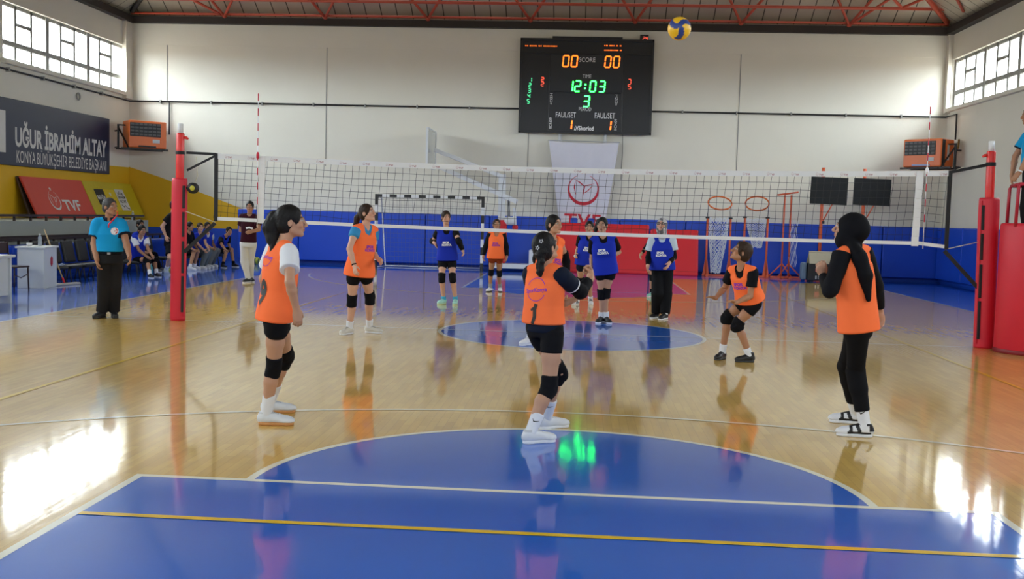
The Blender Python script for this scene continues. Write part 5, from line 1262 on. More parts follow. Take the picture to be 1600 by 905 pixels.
    # ---------------------------------------------------------------- prints draped on the vest
    def drape(name, data, face, u0, v0, mat, parent, size_n=14):
        """project a flat print along the chest (+1) or back (-1) direction"""
        bv = BVHTree.FromPolygons([v.co for v in parent.data.vertices], [p.vertices for p in parent.data.polygons]); d = Vector(tf * -face); rt = Vector(ts * -face) if face > 0 else Vector(ts); uu = Vector(up)
        b = bmesh.new(); vs = [b.verts.new((x, y, 0)) for x, y in data[0]]
        for f in data[1]:
            try: b.faces.new([vs[i] for i in f])
            except ValueError: pass
        for _ in range(2):
            ed = [e for e in b.edges if e.calc_length() > .02]
            if ed: bmesh.ops.subdivide_edges(b, edges=ed, cuts=1, use_grid_fill=True)
        c0 = Vector(J['pelvis'] - base)
        for v in b.verts:
            o0 = c0 + rt * (v.co.x + u0) + uu * (v.co.y + v0) - d * .5; hit = bv.ray_cast(o0, d, 1.0); v.co = (hit[0] if hit[0] is not None else o0 + d * .4) - d * .0035
        bmesh.ops.triangulate(b, faces=b.faces[:]); me = bpy.data.meshes.new(name); b.to_mesh(me); b.free(); return link(name, me, mat, parent)
    for pr in s.get('prints', []):
        drape(pr[0], pr[1], pr[2], pr[3], pr[4], pr[5], vest if vest is not None else [c for c in body.children if 'shirt' in c.name][0])
    return body, dict(base=base, tf=tf, ts=ts, up=up, J=J, hp=hp, hf=hf, hs=hs_, hu=hu, vest=vest)

def hand(B, J, sd, W, E, q, s, tf, ts, up):
    """palm, four bent fingers of unequal length and a thumb from the side of the palm"""
    hc = s.get('hands', {}).get(sd, {}); d = nrm(J['hd_' + sd] - W) if 'hd_' + sd in J else nrm(W - E)
    n = np.asarray(hc.get('palm', (ts if sd == 'l' else -ts)), float); n = nrm(n - d * (n @ d)); w = np.cross(d, n)
    fwd = np.asarray(hc.get('thumb', tf), float)
    if w @ fwd < 0: w = -w
    curl = hc.get('curl', .5); A = np.stack([w, d, n]); c = W + d * .045 * q
    B.cone(W - d * .01, W + d * .03 * q, .024 * q, .024 * q, .012); B.ell(c + d * .004, A, np.array([.038, .052, .0165]) * q, .010)
    for i, (off, L) in enumerate(((.0285, .066), (.0095, .074), (-.0095, .069), (-.0270, .054))):
        b0 = W + (d * (.084 - .004 * abs(i - 1)) + w * off) * q; a1, a2, a3 = curl * .7 + .05 * i, curl * 1.7 + .05 * i, curl * 2.5
        spread = w * (off * 2.2) * max(0, .5 - curl) 
        d1, d2, d3 = [nrm(d * math.cos(a_) + n * math.sin(a_) + spread * 1.0) for a_ in (a1, a2, a3)]
        p1 = b0 + d1 * L * .46 * q; p2 = p1 + d2 * L * .31 * q; p3 = p2 + d3 * L * .23 * q
        B.cone(b0 - d * .012 * q, p1, .0098 * q, .0088 * q, .004); B.cone(p1, p2, .0088 * q, .008 * q, .003); B.cone(p2, p3, .008 * q, .0068 * q, .003)
    t0 = W + (d * .022 + w * .026) * q; td = nrm(d * .75 + w * (.75 - .45 * curl) + n * (.25 + .5 * curl)); t1 = t0 + td * .036 * q; t2 = t1 + nrm(td + d * .35 + n * curl * .5 - w * .3 * curl) * .033 * q
    B.cone(t0, t1, .0135 * q, .0105 * q, .008); B.cone(t1, t2, .0105 * q, .0082 * q, .004)
M_purple = material('purple_print', srgb(150, 50, 170), .7); M_badge = material('badge_red', srgb(206, 70, 60), .6)
def elbow_pad(b, I, sd, t0, t1, name='elbow_pad'):
    J, base = I['J'], I['base']; S, E, W = J['sh_' + sd], J['el_' + sd], J['wr_' + sd]; pos = lambda t: S + (E - S) * t if t <= 1 else E + (W - E) * (t - 1)
    F = Field(np.array([S, E, W]).min(0) - .1, np.array([S, E, W]).max(0) + .1, .006); rr = lambda t: .050 if t < 1.2 else .050 - .016 * (t - 1.2)
    if t0 < 1: F.fcone(pos(t0), pos(1), .052, .052, .02); F.fcone(pos(1), pos(t1), .052, rr(t1), .02); F.cone(E, E + (E - (S + W) / 2) * .08, .052, .05, .02)
    else: F.fcone(pos(t0), pos(t1), rr(t0) - .008, rr(t1) - .006)
    F.F += folds(3, .002, 45)(np.stack(np.meshgrid(*F.ax, indexing='ij'), -1)); link(name, F.mesh('m', base, BLACK), M_cloth, b)
def wrist_band(b, I, sd):
    J = I['J']; W, E = J['wr_' + sd], J['el_' + sd]; F = Field(W - .08, W + .08, .005); F.fcone(W + (E - W) * .06, W + (E - W) * .14, .032, .033); link('wrist_band', F.mesh('m', I['base'], BLACK), M_cloth, b)
def finger_tape(b, I, sd):
    J = I['J']; W = J['wr_' + sd]; d = nrm(J['hd_' + sd] - W); F = Field(W - .15, W + .15, .006); F.fcone(W + d * .07, W + d * .10, .030, .026); link('hand_tape', F.mesh('m', I['base'], WHITE), M_cloth, b)
def spectacles(b, I):
    hp, base = I['hp'], I['base']; g = MB()
    for sx in (-1, 1):
        g.tube([Vector(hp(sx * .034 + .026 * math.cos(t), .105, .004 + .020 * math.sin(t)) - base) for t in np.linspace(0, 2 * math.pi, 17)[:-1]], .0035, 6, closed=True)
        g.tube([Vector(hp(sx * .06, .103, .008) - base), Vector(hp(sx * .082, .06, .008) - base)], .003, 6)
    g.tube([Vector(hp(-.009, .106, .008) - base), Vector(hp(.009, .106, .008) - base)], .003, 6); g.put('spectacles', M_black, b)
def scarf_dots(b, I):
    """the pale patches of the printed head scarf"""
    sc = [c for c in b.children if c.name.startswith('head_scarf')][0]; me = sc.data; ca = me.color_attributes['Col']; n = len(me.vertices)
    co = np.empty(n * 3, np.float32); me.vertices.foreach_get('co', co); P = co.reshape(-1, 3); v = folds(5, 1, 55)(P); C = np.where(v[:, None] > .1, (.46, .45, .46), (.16, .155, .17))
    ca.data.foreach_set('color', np.concatenate([C, np.ones((n, 1))], 1).astype(np.float32).ravel())
def whistle(b, I):
    hp, base, J = I['hp'], I['base'], I['J']; L = lambda *a: Vector(hp(*a) - base)
    w = MB(); w.tube([L(0, .10, -.062), L(0, .125, -.068)], .007, 8); w.lathe([(0, -.01), (.012, -.01), (.012, .01), (0, .01)], 12, Matrix.Translation(L(0, .135, -.072))); o = w.put('whistle', material('orange_plastic', srgb(220, 110, 40), .4), b)
    MB().tube([L(0, .13, -.08), L(.002, .135, -.11), Vector(J['neck'] + I['tf'] * .12 - I['up'] * .06 - base), Vector(J['neck'] + I['tf'] * .135 - I['up'] * .10 - base)], [.006, .008, .012, .008], 8).put('whistle_cord', material('red_cord', srgb(200, 36, 56), .6), o)
# joints in metres: measured from the photograph

S = dict(j={'pelvis': (-2.054, -6.750, 0.817), 'neck': (-2.018, -6.750, 1.312), 'head': (-1.961, -6.730, 1.485), 'sh_l': (-2.108, -6.639, 1.279), 'hip_l': (-2.077, -6.680, 0.798), 'el_l': (-2.215, -6.539, 1.056), 'wr_l': (-2.207, -6.404, 0.886), 'hd_l': (-2.208, -6.330, 0.744), 'heel_l': (-2.318, -6.241, 0.000), 'toe_l': (-2.063, -6.148, 0.000), 'an_l': (-2.261, -6.220, 0.076), 'kn_l': (-2.086, -6.384, 0.473), 'sh_r': (-1.934, -6.861, 1.267), 'hip_r': (-2.031, -6.820, 0.798), 'el_r': (-1.878, -7.037, 1.074), 'wr_r': (-1.859, -6.937, 0.881), 'hd_r': (-1.839, -6.919, 0.724), 'heel_r': (-2.211, -6.660, 0.000), 'toe_r': (-1.941, -6.631, 0.000), 'an_r': (-2.151, -6.653, 0.076), 'kn_r': (-2.083, -6.703, 0.446), 'base': (-2.133, -6.420, 0.000)},
    H=1.550, h=0.0055, seed=1, torso=52, head=(72, 4), skin='mid', hips=72, hair='tied', tail=[(-2.015, -6.720, 1.520), (-2.075, -6.720, 1.496), (-2.104, -6.730, 1.436), (-2.088, -6.750, 1.355), (-2.069, -6.780, 1.293), (-2.085, -6.800, 1.225)], 
    tailr=[.045, .062, .062, .045, .024, .016], leg=1.04, scalp=0,
    prints=[('bib_number', text_data('9', .235, .012, width=.8), -1, .01, .15, M_ink), ('round_logo', stroke(arc_pts(.075, 195, 345, 20), .005), -1, .01, .42, M_purple), ('logo_lettering', text_data('SporKonya', .032, .001), -1, .01, .41, M_purple)],
    outfit=dict(shirt=dict(col=WHITE, sleeve=.60, hem=-.048, sw=1.22), vest=dict(col=ORANGE, hem=-.045, loose=.012, flare=1.12, hem_tilt=-.18, reach=.80, strap=.058, arm_in=.064), shorts=dict(col=BLACK, leg=.31), pads=dict(), socks=dict(col=WHITE, h=.42), shoes=dict(col=srgb(212, 216, 222), lace=srgb(150, 156, 166), sole=(.55,.25,.08))),)
B_, I_ = person('player in orange bib number 9 with long black ponytail, looking right', S)


S = dict(j={'pelvis': (-0.140, -6.720, 0.805), 'neck': (-0.142, -6.720, 1.198), 'head': (-0.146, -6.750, 1.356), 'sh_l': (-0.252, -6.634, 1.159), 'hip_l': (-0.199, -6.678, 0.786), 'el_l': (-0.215, -6.449, 0.977), 'wr_l': (0.001, -6.449, 0.942), 'hd_l': (0.111, -6.344, 0.984), 'heel_l': (-0.169, -6.429, 0.000), 'toe_l': (0.054, -6.290, 0.000), 'an_l': (-0.119, -6.398, 0.075), 'kn_l': (-0.034, -6.530, 0.449), 'sh_r': (-0.032, -6.806, 1.161), 'hip_r': (-0.080, -6.762, 0.786), 'el_r': (0.101, -6.613, 1.041), 'wr_r': (0.176, -6.432, 1.128), 'hd_r': (0.165, -6.297, 1.210), 'heel_r': (-0.262, -6.946, 0.000), 'toe_r': (-0.030, -6.823, 0.000), 'an_r': (-0.210, -6.918, 0.075), 'kn_r': (-0.093, -6.813, 0.381), 'base': (-0.102, -6.622, 0.000)},
    H=1.530, h=0.0055, seed=2, torso=38, head=(40, 22), skin='mid', hips=35, hand=1.12, hq=0.94, hair='tied', braid=True, tail=[(-0.174, -6.820, 1.349), (-0.176, -6.830, 1.278), (-0.178, -6.835, 1.216), (-0.177, -6.840, 1.163)], 
    tailr=[.034, .024, .022, .016], clips=[(.045, .078, .016), (.026, .040, .016)], leg=1.04,
    prints=[('bib_number', merge(stroke([(.01, .07), (.0, .03), (.005, -.02), (-.01, -.07)], [.03, .026, .028, .024]), stroke([(-.03, .025), (.0, .045)], .018)), -1, .0, .085, M_ink), ('round_logo', merge(stroke(arc_pts(.08, 25, 160, 20), .005), stroke(arc_pts(.08, 205, 335, 20), .005)), -1, .0, .255, M_purple), ('logo_lettering', shift(text_data('SporKonya', .040, .001), 0, -.005, 1, .14), -1, .0, .255, M_purple)],
    hands={'r': dict(curl=1.25, palm=(-.8, -.2, .3), thumb=(0, -.5, 1)), 'l': dict(curl=.25, palm=(0, 0, 1), thumb=(0, 1, .2))},
    outfit=dict(shirt=dict(col=NAVY, sleeve=.62, hem=-.05, sw=1.08, trim=WHITE), vest=dict(col=ORANGE, hem=.01, loose=.008, flare=1.06, fold=.006, reach=.88, strap=.060), sleeves=dict(r=dict(col=BLACK, t=(.68, 1.0), name='arm_pad')) if False else dict(r=None), shorts=dict(col=BLACK, leg=.42, w=1.08), pads=dict(), socks=dict(col=WHITE, h=.42, tick=1), shoes=dict(col=srgb(216, 218, 222), lace=srgb(170, 174, 180), sole=WHITE)),)
B_, I_ = person('player in orange bib number 1 with black braid and star clips, back to the camera', S)
elbow_pad(B_, I_, 'r', .72, 1.75); elbow_pad(B_, I_, 'l', 1.72, 1.95)

S = dict(j={'pelvis': (2.150, -6.250, 0.834), 'neck': (2.081, -6.250, 1.378), 'head': (2.046, -6.250, 1.541), 'sh_l': (1.978, -6.347, 1.325), 'hip_l': (2.126, -6.322, 0.814), 'el_l': (1.888, -6.448, 1.086), 'wr_l': (1.873, -6.252, 1.194), 'hd_l': (1.823, -6.348, 1.318), 'heel_l': (2.302, -6.238, 0.000), 'toe_l': (2.028, -6.209, 0.000), 'an_l': (2.240, -6.231, 0.078), 'kn_l': (2.172, -6.160, 0.480), 'sh_r': (2.194, -6.153, 1.352), 'hip_r': (2.173, -6.178, 0.814), 'el_r': (2.310, -6.087, 1.112), 'wr_r': (2.374, -5.993, 0.918), 'hd_r': (2.392, -6.013, 0.735), 'heel_r': (2.368, -5.730, 0.000), 'toe_r': (2.099, -5.673, 0.000), 'an_r': (2.307, -5.717, 0.078), 'kn_r': (2.168, -5.893, 0.480), 'base': (2.199, -5.962, 0.000)},
    H=1.600, h=0.0055, seed=3, torso=-42, head=(-66, 10), skin='mid', hips=-72, 
    hijab=dict(vol=1.02, bun=1.0, drape=[((2.057, -6.300, 1.421), (2.097, -6.390, 1.337), .05, .05, 0), ((2.097, -6.390, 1.337), (2.142, -6.400, 1.210), .05, .052, 0), ((2.142, -6.400, 1.210), (2.173, -6.400, 1.036), .052, .018, 0)]),
    prints=[('logo_lettering', text_data('SPOR', .04, .001), -1, -.055, .36, M_purple), ('round_logo', stroke(arc_pts(.08, 100, 260, 20), .005), -1, -.01, .36, M_purple)],
    hands={'l': dict(curl=1.15, palm=(.3, 1, 0), thumb=(1, 0, .4)), 'r': dict(curl=.45)}, leg=.98,
    outfit=dict(vest=dict(col=ORANGE, hem=-.045, loose=.014, flare=1.02), sleeves=dict(l=dict(col=BLACK, t=(-.12, 1.9), w=1.3), r=dict(col=BLACK, t=(-.12, 1.86), w=1.3)), pants=dict(col=BLACK, w=1.03, to=.72, cuff=.052), pads=dict(w=1.08), socks=dict(col=WHITE, h=.40, tick=1), shoes=dict(col=WHITE, col2=BLACK, sole=WHITE)),)
B_, I_ = person('player in orange bib and black headscarf with long hanging tail, fist raised', S)


S = dict(j={'pelvis': (-2.672, -1.100, 0.820), 'neck': (-2.604, -1.120, 1.369), 'head': (-2.578, -1.140, 1.553), 'sh_l': (-2.518, -1.002, 1.322), 'hip_l': (-2.605, -1.062, 0.799), 'el_l': (-2.531, -0.972, 1.045), 'wr_l': (-2.412, -1.150, 0.967), 'hd_l': (-2.321, -1.285, 0.927), 'heel_l': (-2.669, -0.726, 0.000), 'toe_l': (-2.425, -0.791, 0.000), 'an_l': (-2.609, -0.742, 0.079), 'kn_l': (-2.577, -0.902, 0.493), 'sh_r': (-2.700, -1.235, 1.336), 'hip_r': (-2.739, -1.138, 0.799), 'el_r': (-2.742, -1.390, 1.108), 'wr_r': (-2.663, -1.440, 0.900), 'hd_r': (-2.629, -1.552, 0.782), 'heel_r': (-2.800, -0.886, 0.000), 'toe_r': (-2.907, -1.115, 0.000), 'an_r': (-2.826, -0.943, 0.079), 'kn_r': (-2.777, -1.041, 0.456), 'base': (-2.700, -0.880, 0.000)},
    H=1.620, h=0.0065, seed=4, torso=128, head=(108, 14), skin='fair', hips=150, hair='tied', tail=[(-2.676, -1.060, 1.551), (-2.729, -1.040, 1.486), (-2.743, -1.040, 1.397), (-2.716, -1.050, 1.333)], 
    tailr=[.035, .04, .035, .02], hairc=HAIR_BROWN,
    prints=[('chest_logo', merge(shift(text_data('SPOR', .046, .003), -.012, .018), shift(text_data('KONYA', .046, .003), 0, -.024)), 1, .02, .31, M_purple)],
    outfit=dict(shirt=dict(col=srgb(60, 140, 190), sleeve=.34, hem=-.02, sw=1.05), vest=dict(col=ORANGE, hem=-.06, loose=.02, flare=1.18), shorts=dict(col=BLACK, leg=.26), pads=dict(w=1.08), socks=dict(col=WHITE, h=.26), shoes=dict(col=srgb(200, 196, 186), sole=WHITE, lace=srgb(90, 80, 70))),)
B_, I_ = person('player in orange bib with sky blue sleeves by the goal, looking up to the right', S)
wrist_band(B_, I_, 'r')

S = dict(j={'pelvis': (-2.224, 4.000, 0.801), 'neck': (-2.243, 3.980, 1.297), 'head': (-2.255, 3.950, 1.508), 'sh_l': (-2.098, 3.992, 1.264), 'hip_l': (-2.149, 4.005, 0.781), 'el_l': (-2.004, 3.799, 1.096), 'wr_l': (-1.953, 3.958, 0.950), 'hd_l': (-1.905, 3.856, 0.833), 'heel_l': (-2.065, 4.047, 0.000), 'toe_l': (-2.057, 3.800, 0.000), 'an_l': (-2.063, 3.986, 0.077), 'kn_l': (-2.112, 3.883, 0.481), 'sh_r': (-2.385, 3.972, 1.251), 'hip_r': (-2.298, 3.995, 0.781), 'el_r': (-2.510, 4.147, 1.085), 'wr_r': (-2.434, 3.942, 1.048), 'hd_r': (-2.407, 4.081, 0.966), 'heel_r': (-2.241, 4.012, 0.000), 'toe_r': (-2.346, 3.788, 0.000), 'an_r': (-2.267, 3.956, 0.077), 'kn_r': (-2.298, 3.856, 0.477), 'base': (-2.177, 3.912, 0.000)},
    H=1.580, h=0.0075, seed=5, torso=176, head=(158, 0), skin='fair', hair='tied', 
    hairc=HAIR_BROWN,
    prints=[('chest_logo', merge(shift(text_data('SPOR', .046, .003), -.012, .018), shift(text_data('KONYA', .046, .003), 0, -.024)), 1, .0, .26, M_print)],
    outfit=dict(shirt=dict(col=BLACK, sleeve=.5, hem=0), vest=dict(col=BLUEV, hem=-.04, loose=.026, flare=1.12), shorts=dict(col=BLACK, leg=.52, w=1.0, name='cycling_shorts'), pads=dict(w=1.06), socks=dict(col=srgb(70, 170, 206), h=.16), shoes=dict(col=srgb(160, 214, 204), sole=srgb(200, 220, 180))),)
B_, I_ = person('player in blue bib with black elbow pads standing before the goal', S)
elbow_pad(B_, I_, 'r', .8, 1.5); elbow_pad(B_, I_, 'l', .72, 1.85)

S = dict(j={'pelvis': (-1.623, 7.050, 0.746), 'neck': (-1.622, 7.050, 1.214), 'head': (-1.624, 7.020, 1.383), 'sh_l': (-1.489, 7.055, 1.177), 'hip_l': (-1.554, 7.052, 0.728), 'el_l': (-1.413, 7.055, 0.921), 'wr_l': (-1.396, 6.983, 0.729), 'hd_l': (-1.398, 6.870, 0.630), 'heel_l': (-1.559, 7.416, 0.000), 'toe_l': (-1.519, 7.191, 0.000), 'an_l': (-1.549, 7.360, 0.071), 'kn_l': (-1.561, 7.206, 0.401), 'sh_r': (-1.756, 7.045, 1.178), 'hip_r': (-1.693, 7.048, 0.728), 'el_r': (-1.842, 7.035, 0.923), 'wr_r': (-1.877, 6.979, 0.728), 'hd_r': (-1.865, 6.879, 0.616), 'heel_r': (-1.723, 7.311, 0.000), 'toe_r': (-1.801, 7.097, 0.000), 'an_r': (-1.742, 7.258, 0.071), 'kn_r': (-1.722, 7.153, 0.412), 'base': (-1.650, 7.254, 0.000)},
    H=1.460, h=0.0080, seed=6, torso=178, head=(168, 14), skin='tan', hair='tied', 
    hairc=HAIR_BROWN,
    prints=[('chest_logo', merge(shift(text_data('SPOR', .046, .003), -.012, .018), shift(text_data('KONYA', .046, .003), 0, -.024)), 1, .0, .24, M_purple)],
    outfit=dict(vest=dict(col=ORANGE, hem=-.06, loose=.03, flare=1.18), sleeves=dict(l=dict(col=BLACK, t=(-.1, 1.86), w=1.35), r=dict(col=BLACK, t=(-.1, 1.86), w=1.35)), shorts=dict(col=(.25, .05, .02), leg=.22), pads=dict(w=1.02), socks=dict(col=srgb(150, 150, 150), h=.3), shoes=dict(col=WHITE, sole=(.05, .05, .05))),)
B_, I_ = person('small player in orange bib with black sleeves beside the basketball unit', S)


S = dict(j={'pelvis': (-0.323, -1.400, 0.782), 'neck': (-0.260, -1.400, 1.297), 'head': (-0.234, -1.430, 1.476), 'sh_l': (-0.155, -1.308, 1.244), 'hip_l': (-0.265, -1.352, 0.762), 'el_l': (-0.077, -1.162, 1.028), 'wr_l': (-0.063, -1.162, 0.807), 'hd_l': (-0.074, -1.112, 0.652), 'heel_l': (-0.246, -1.516, 0.000), 'toe_l': (-0.123, -1.730, 0.000), 'an_l': (-0.216, -1.569, 0.077), 'kn_l': (-0.263, -1.491, 0.425), 'sh_r': (-0.375, -1.492, 1.271), 'hip_r': (-0.380, -1.448, 0.762), 'el_r': (-0.441, -1.351, 1.049), 'wr_r': (-0.401, -1.425, 0.843), 'hd_r': (-0.353, -1.363, 0.700), 'heel_r': (-0.460, -1.370, 0.000), 'toe_r': (-0.602, -1.572, 0.000), 'an_r': (-0.495, -1.420, 0.077), 'kn_r': (-0.420, -1.434, 0.430), 'base': (-0.358, -1.547, 0.000)},
    H=1.580, h=0.0065, seed=7, torso=140, head=(128, 6), skin='mid', hair='tied', 
    prints=[('chest_logo', merge(shift(text_data('SPOR', .046, .003), -.012, .018), shift(text_data('KONYA', .046, .003), 0, -.024)), 1, .06, .26, M_purple)],
    outfit=dict(vest=dict(col=ORANGE, hem=-.04, loose=.02, flare=1.1), sleeves=dict(l=dict(col=BLACK, t=(.5, 1.9), w=1.25, name='arm_sleeve'), r=dict(col=BLACK, t=(.4, 1.9), w=1.25, name='arm_sleeve')), shorts=dict(col=BLACK, leg=.36), pads=dict(), socks=dict(col=WHITE, h=.3), shoes=dict(col=WHITE, sole=WHITE)),)
B_, I_ = person('player in orange bib with black sleeves half hidden behind the braided girl', S)


S = dict(j={'pelvis': (0.174, 4.550, 0.776), 'neck': (0.228, 4.550, 1.234), 'head': (0.234, 4.520, 1.399), 'sh_l': (0.364, 4.570, 1.178), 'hip_l': (0.248, 4.560, 0.757), 'el_l': (0.436, 4.356, 1.029), 'wr_l': (0.437, 4.185, 0.889), 'hd_l': (0.417, 4.066, 0.782), 'heel_l': (0.296, 4.967, 0.000), 'toe_l': (0.313, 4.723, 0.000), 'an_l': (0.300, 4.907, 0.077), 'kn_l': (0.266, 4.734, 0.448), 'sh_r': (0.083, 4.530, 1.211), 'hip_r': (0.101, 4.540, 0.757), 'el_r': (0.041, 4.702, 1.007), 'wr_r': (0.011, 4.501, 0.921), 'hd_r': (-0.009, 4.359, 0.847), 'heel_r': (0.078, 4.848, 0.000), 'toe_r': (-0.025, 4.626, 0.000), 'an_r': (0.053, 4.793, 0.077), 'kn_r': (0.105, 4.666, 0.447), 'base': (0.165, 4.791, 0.000)},
    H=1.570, h=0.0080, seed=8, torso=172, head=(182, 6), skin='mid', hair='tied', 
    prints=[('chest_logo', merge(shift(text_data('SPOR', .046, .003), -.012, .018), shift(text_data('KONYA', .046, .003), 0, -.024)), 1, .0, .24, M_print)],
    outfit=dict(shirt=dict(col=BLACK, sleeve=.7, hem=0), vest=dict(col=BLUEV, hem=-.06, loose=.02, flare=1.08), shorts=dict(col=NAVY, leg=.3), pads=dict(w=1.05), socks=dict(col=WHITE, h=.2), shoes=dict(col=WHITE, col2=BLACK, sole=WHITE)),)
B_, I_ = person('player in blue bib with one white fist, standing just behind another blue bib', S)
finger_tape(B_, I_, 'r')

S = dict(j={'pelvis': (0.469, 1.500, 0.820), 'neck': (0.416, 1.500, 1.275), 'head': (0.400, 1.460, 1.465), 'sh_l': (0.567, 1.510, 1.252), 'hip_l': (0.546, 1.505, 0.800), 'el_l': (0.667, 1.693, 1.067), 'wr_l': (0.530, 1.523, 1.002), 'hd_l': (0.435, 1.407, 0.928), 'heel_l': (0.482, 1.650, 0.000), 'toe_l': (0.569, 1.413, 0.000), 'an_l': (0.504, 1.591, 0.079), 'kn_l': (0.492, 1.548, 0.464), 'sh_r': (0.275, 1.490, 1.218), 'hip_r': (0.393, 1.495, 0.800), 'el_r': (0.266, 1.662, 0.998), 'wr_r': (0.259, 1.495, 0.842), 'hd_r': (0.245, 1.599, 0.712), 'heel_r': (0.455, 1.660, 0.000), 'toe_r': (0.368, 1.422, 0.000), 'an_r': (0.433, 1.601, 0.079), 'kn_r': (0.426, 1.548, 0.442), 'base': (0.468, 1.536, 0.000)},
    H=1.620, h=0.0065, seed=9, torso=176, head=(190, 0), skin='mid', hair='tied', tail=[(0.343, 1.560, 1.529), (0.309, 1.570, 1.404), (0.302, 1.560, 1.328)], 
    tailr=[.03, .03, .02], prints=[('chest_logo', merge(shift(text_data('SPOR', .046, .003), -.012, .018), shift(text_data('KONYA', .046, .003), 0, -.024)), 1, -.03, .26, M_print)],
    hands={'l': dict(curl=.5, palm=(0, .6, -1), thumb=(0, -.2, 1))}, leg=.9,
    outfit=dict(shirt=dict(col=BLACK, sleeve=.72, hem=0, sw=1.1), vest=dict(col=BLUEV, hem=-.09, loose=.024, flare=1.06, hem_side=.1), shorts=dict(col=BLACK, leg=.34), pads=dict(w=1.08), socks=dict(col=WHITE, h=.24), shoes=dict(col=BLACK, sole=WHITE)),)
B_, I_ = person('player in blue bib with black shorts and crossed feet, hand on stomach', S)


S = dict(j={'pelvis': (1.404, 2.700, 0.789), 'neck': (1.380, 2.700, 1.289), 'head': (1.364, 2.650, 1.483), 'sh_l': (1.530, 2.690, 1.256), 'hip_l': (1.481, 2.695, 0.769), 'el_l': (1.578, 2.681, 0.979), 'wr_l': (1.485, 2.496, 0.883), 'hd_l': (1.431, 2.391, 0.765), 'heel_l': (1.489, 2.535, 0.000), 'toe_l': (1.355, 2.320, 0.000), 'an_l': (1.456, 2.481, 0.079), 'kn_l': (1.470, 2.588, 0.410), 'sh_r': (1.235, 2.710, 1.242), 'hip_r': (1.327, 2.705, 0.769), 'el_r': (1.175, 2.709, 0.956), 'wr_r': (1.158, 2.526, 0.821), 'hd_r': (1.169, 2.622, 0.684), 'heel_r': (1.356, 2.702, 0.000), 'toe_r': (1.230, 2.483, 0.000), 'an_r': (1.325, 2.647, 0.079), 'kn_r': (1.323, 2.519, 0.410), 'base': (1.357, 2.510, 0.000)},
    H=1.620, h=0.0070, seed=10, torso=184, head=(196, 14), skin='fair', 
    girth=1.18, hijab=dict(vol=1.0, bun=.7, col=(.34, .33, .34)), 
    prints=[('chest_logo', merge(shift(text_data('SPOR', .046, .003), -.012, .018), shift(text_data('KONYA', .046, .003), 0, -.024)), 1, -.02, .24, M_print)],
    outfit=dict(shirt=dict(col=srgb(190, 206, 220), sleeve=.62, hem=.1, sw=1.2), vest=dict(col=BLUEV, hem=-.02, loose=.018, flare=1.06), sleeves=dict(l=dict(col=BLACK, t=(.55, 1.85), w=1.15, name='arm_sleeve'), r=dict(col=BLACK, t=(.55, 1.85), w=1.15, name='arm_sleeve')), pants=dict(col=BLACK, w=1.3, to=.97, cuff=.06), socks=dict(col=WHITE, h=.08), shoes=dict(col=BLACK, sole=WHITE)),)
B_, I_ = person('player in blue bib with patterned headscarf, glasses and long black trousers', S)
spectacles(B_, I_); scarf_dots(B_, I_)

S = dict(j={'pelvis': (1.633, 7.000, 0.702), 'neck': (1.652, 7.000, 1.216), 'head': (1.684, 7.000, 1.397), 'sh_l': (1.788, 7.000, 1.174), 'hip_l': (1.704, 7.000, 0.683), 'el_l': (1.862, 7.104, 0.950), 'wr_l': (1.870, 6.969, 0.788), 'hd_l': (1.862, 6.840, 0.703), 'heel_l': (1.774, 7.254, 0.000), 'toe_l': (1.794, 7.021, 0.000), 'an_l': (1.779, 7.196, 0.073), 'kn_l': (1.766, 7.098, 0.417), 'sh_r': (1.514, 7.000, 1.184), 'hip_r': (1.562, 7.000, 0.683), 'el_r': (1.385, 7.079, 0.975), 'wr_r': (1.291, 6.928, 0.862), 'hd_r': (1.262, 6.812, 0.763), 'heel_r': (1.598, 7.298, 0.000), 'toe_r': (1.463, 7.106, 0.000), 'an_r': (1.564, 7.250, 0.073), 'kn_r': (1.549, 7.125, 0.422), 'base': (1.657, 7.170, 0.000)},
    H=1.500, h=0.0085, seed=11, torso=180, head=(180, 0), skin='mid', hair='tied', 
    outfit=dict(shirt=dict(col=BLACK, sleeve=1.7, hem=0), vest=dict(col=BLUEV, hem=-.05, loose=.01), shorts=dict(col=BLACK, leg=.5), pads=dict(w=1.05), socks=dict(col=BLACK, h=.3), shoes=dict(col=srgb(150, 210, 196), sole=WHITE)),)
B_, I_ = person('player hidden behind the headscarf wearer, only an arm and a mint shoe showing', S)


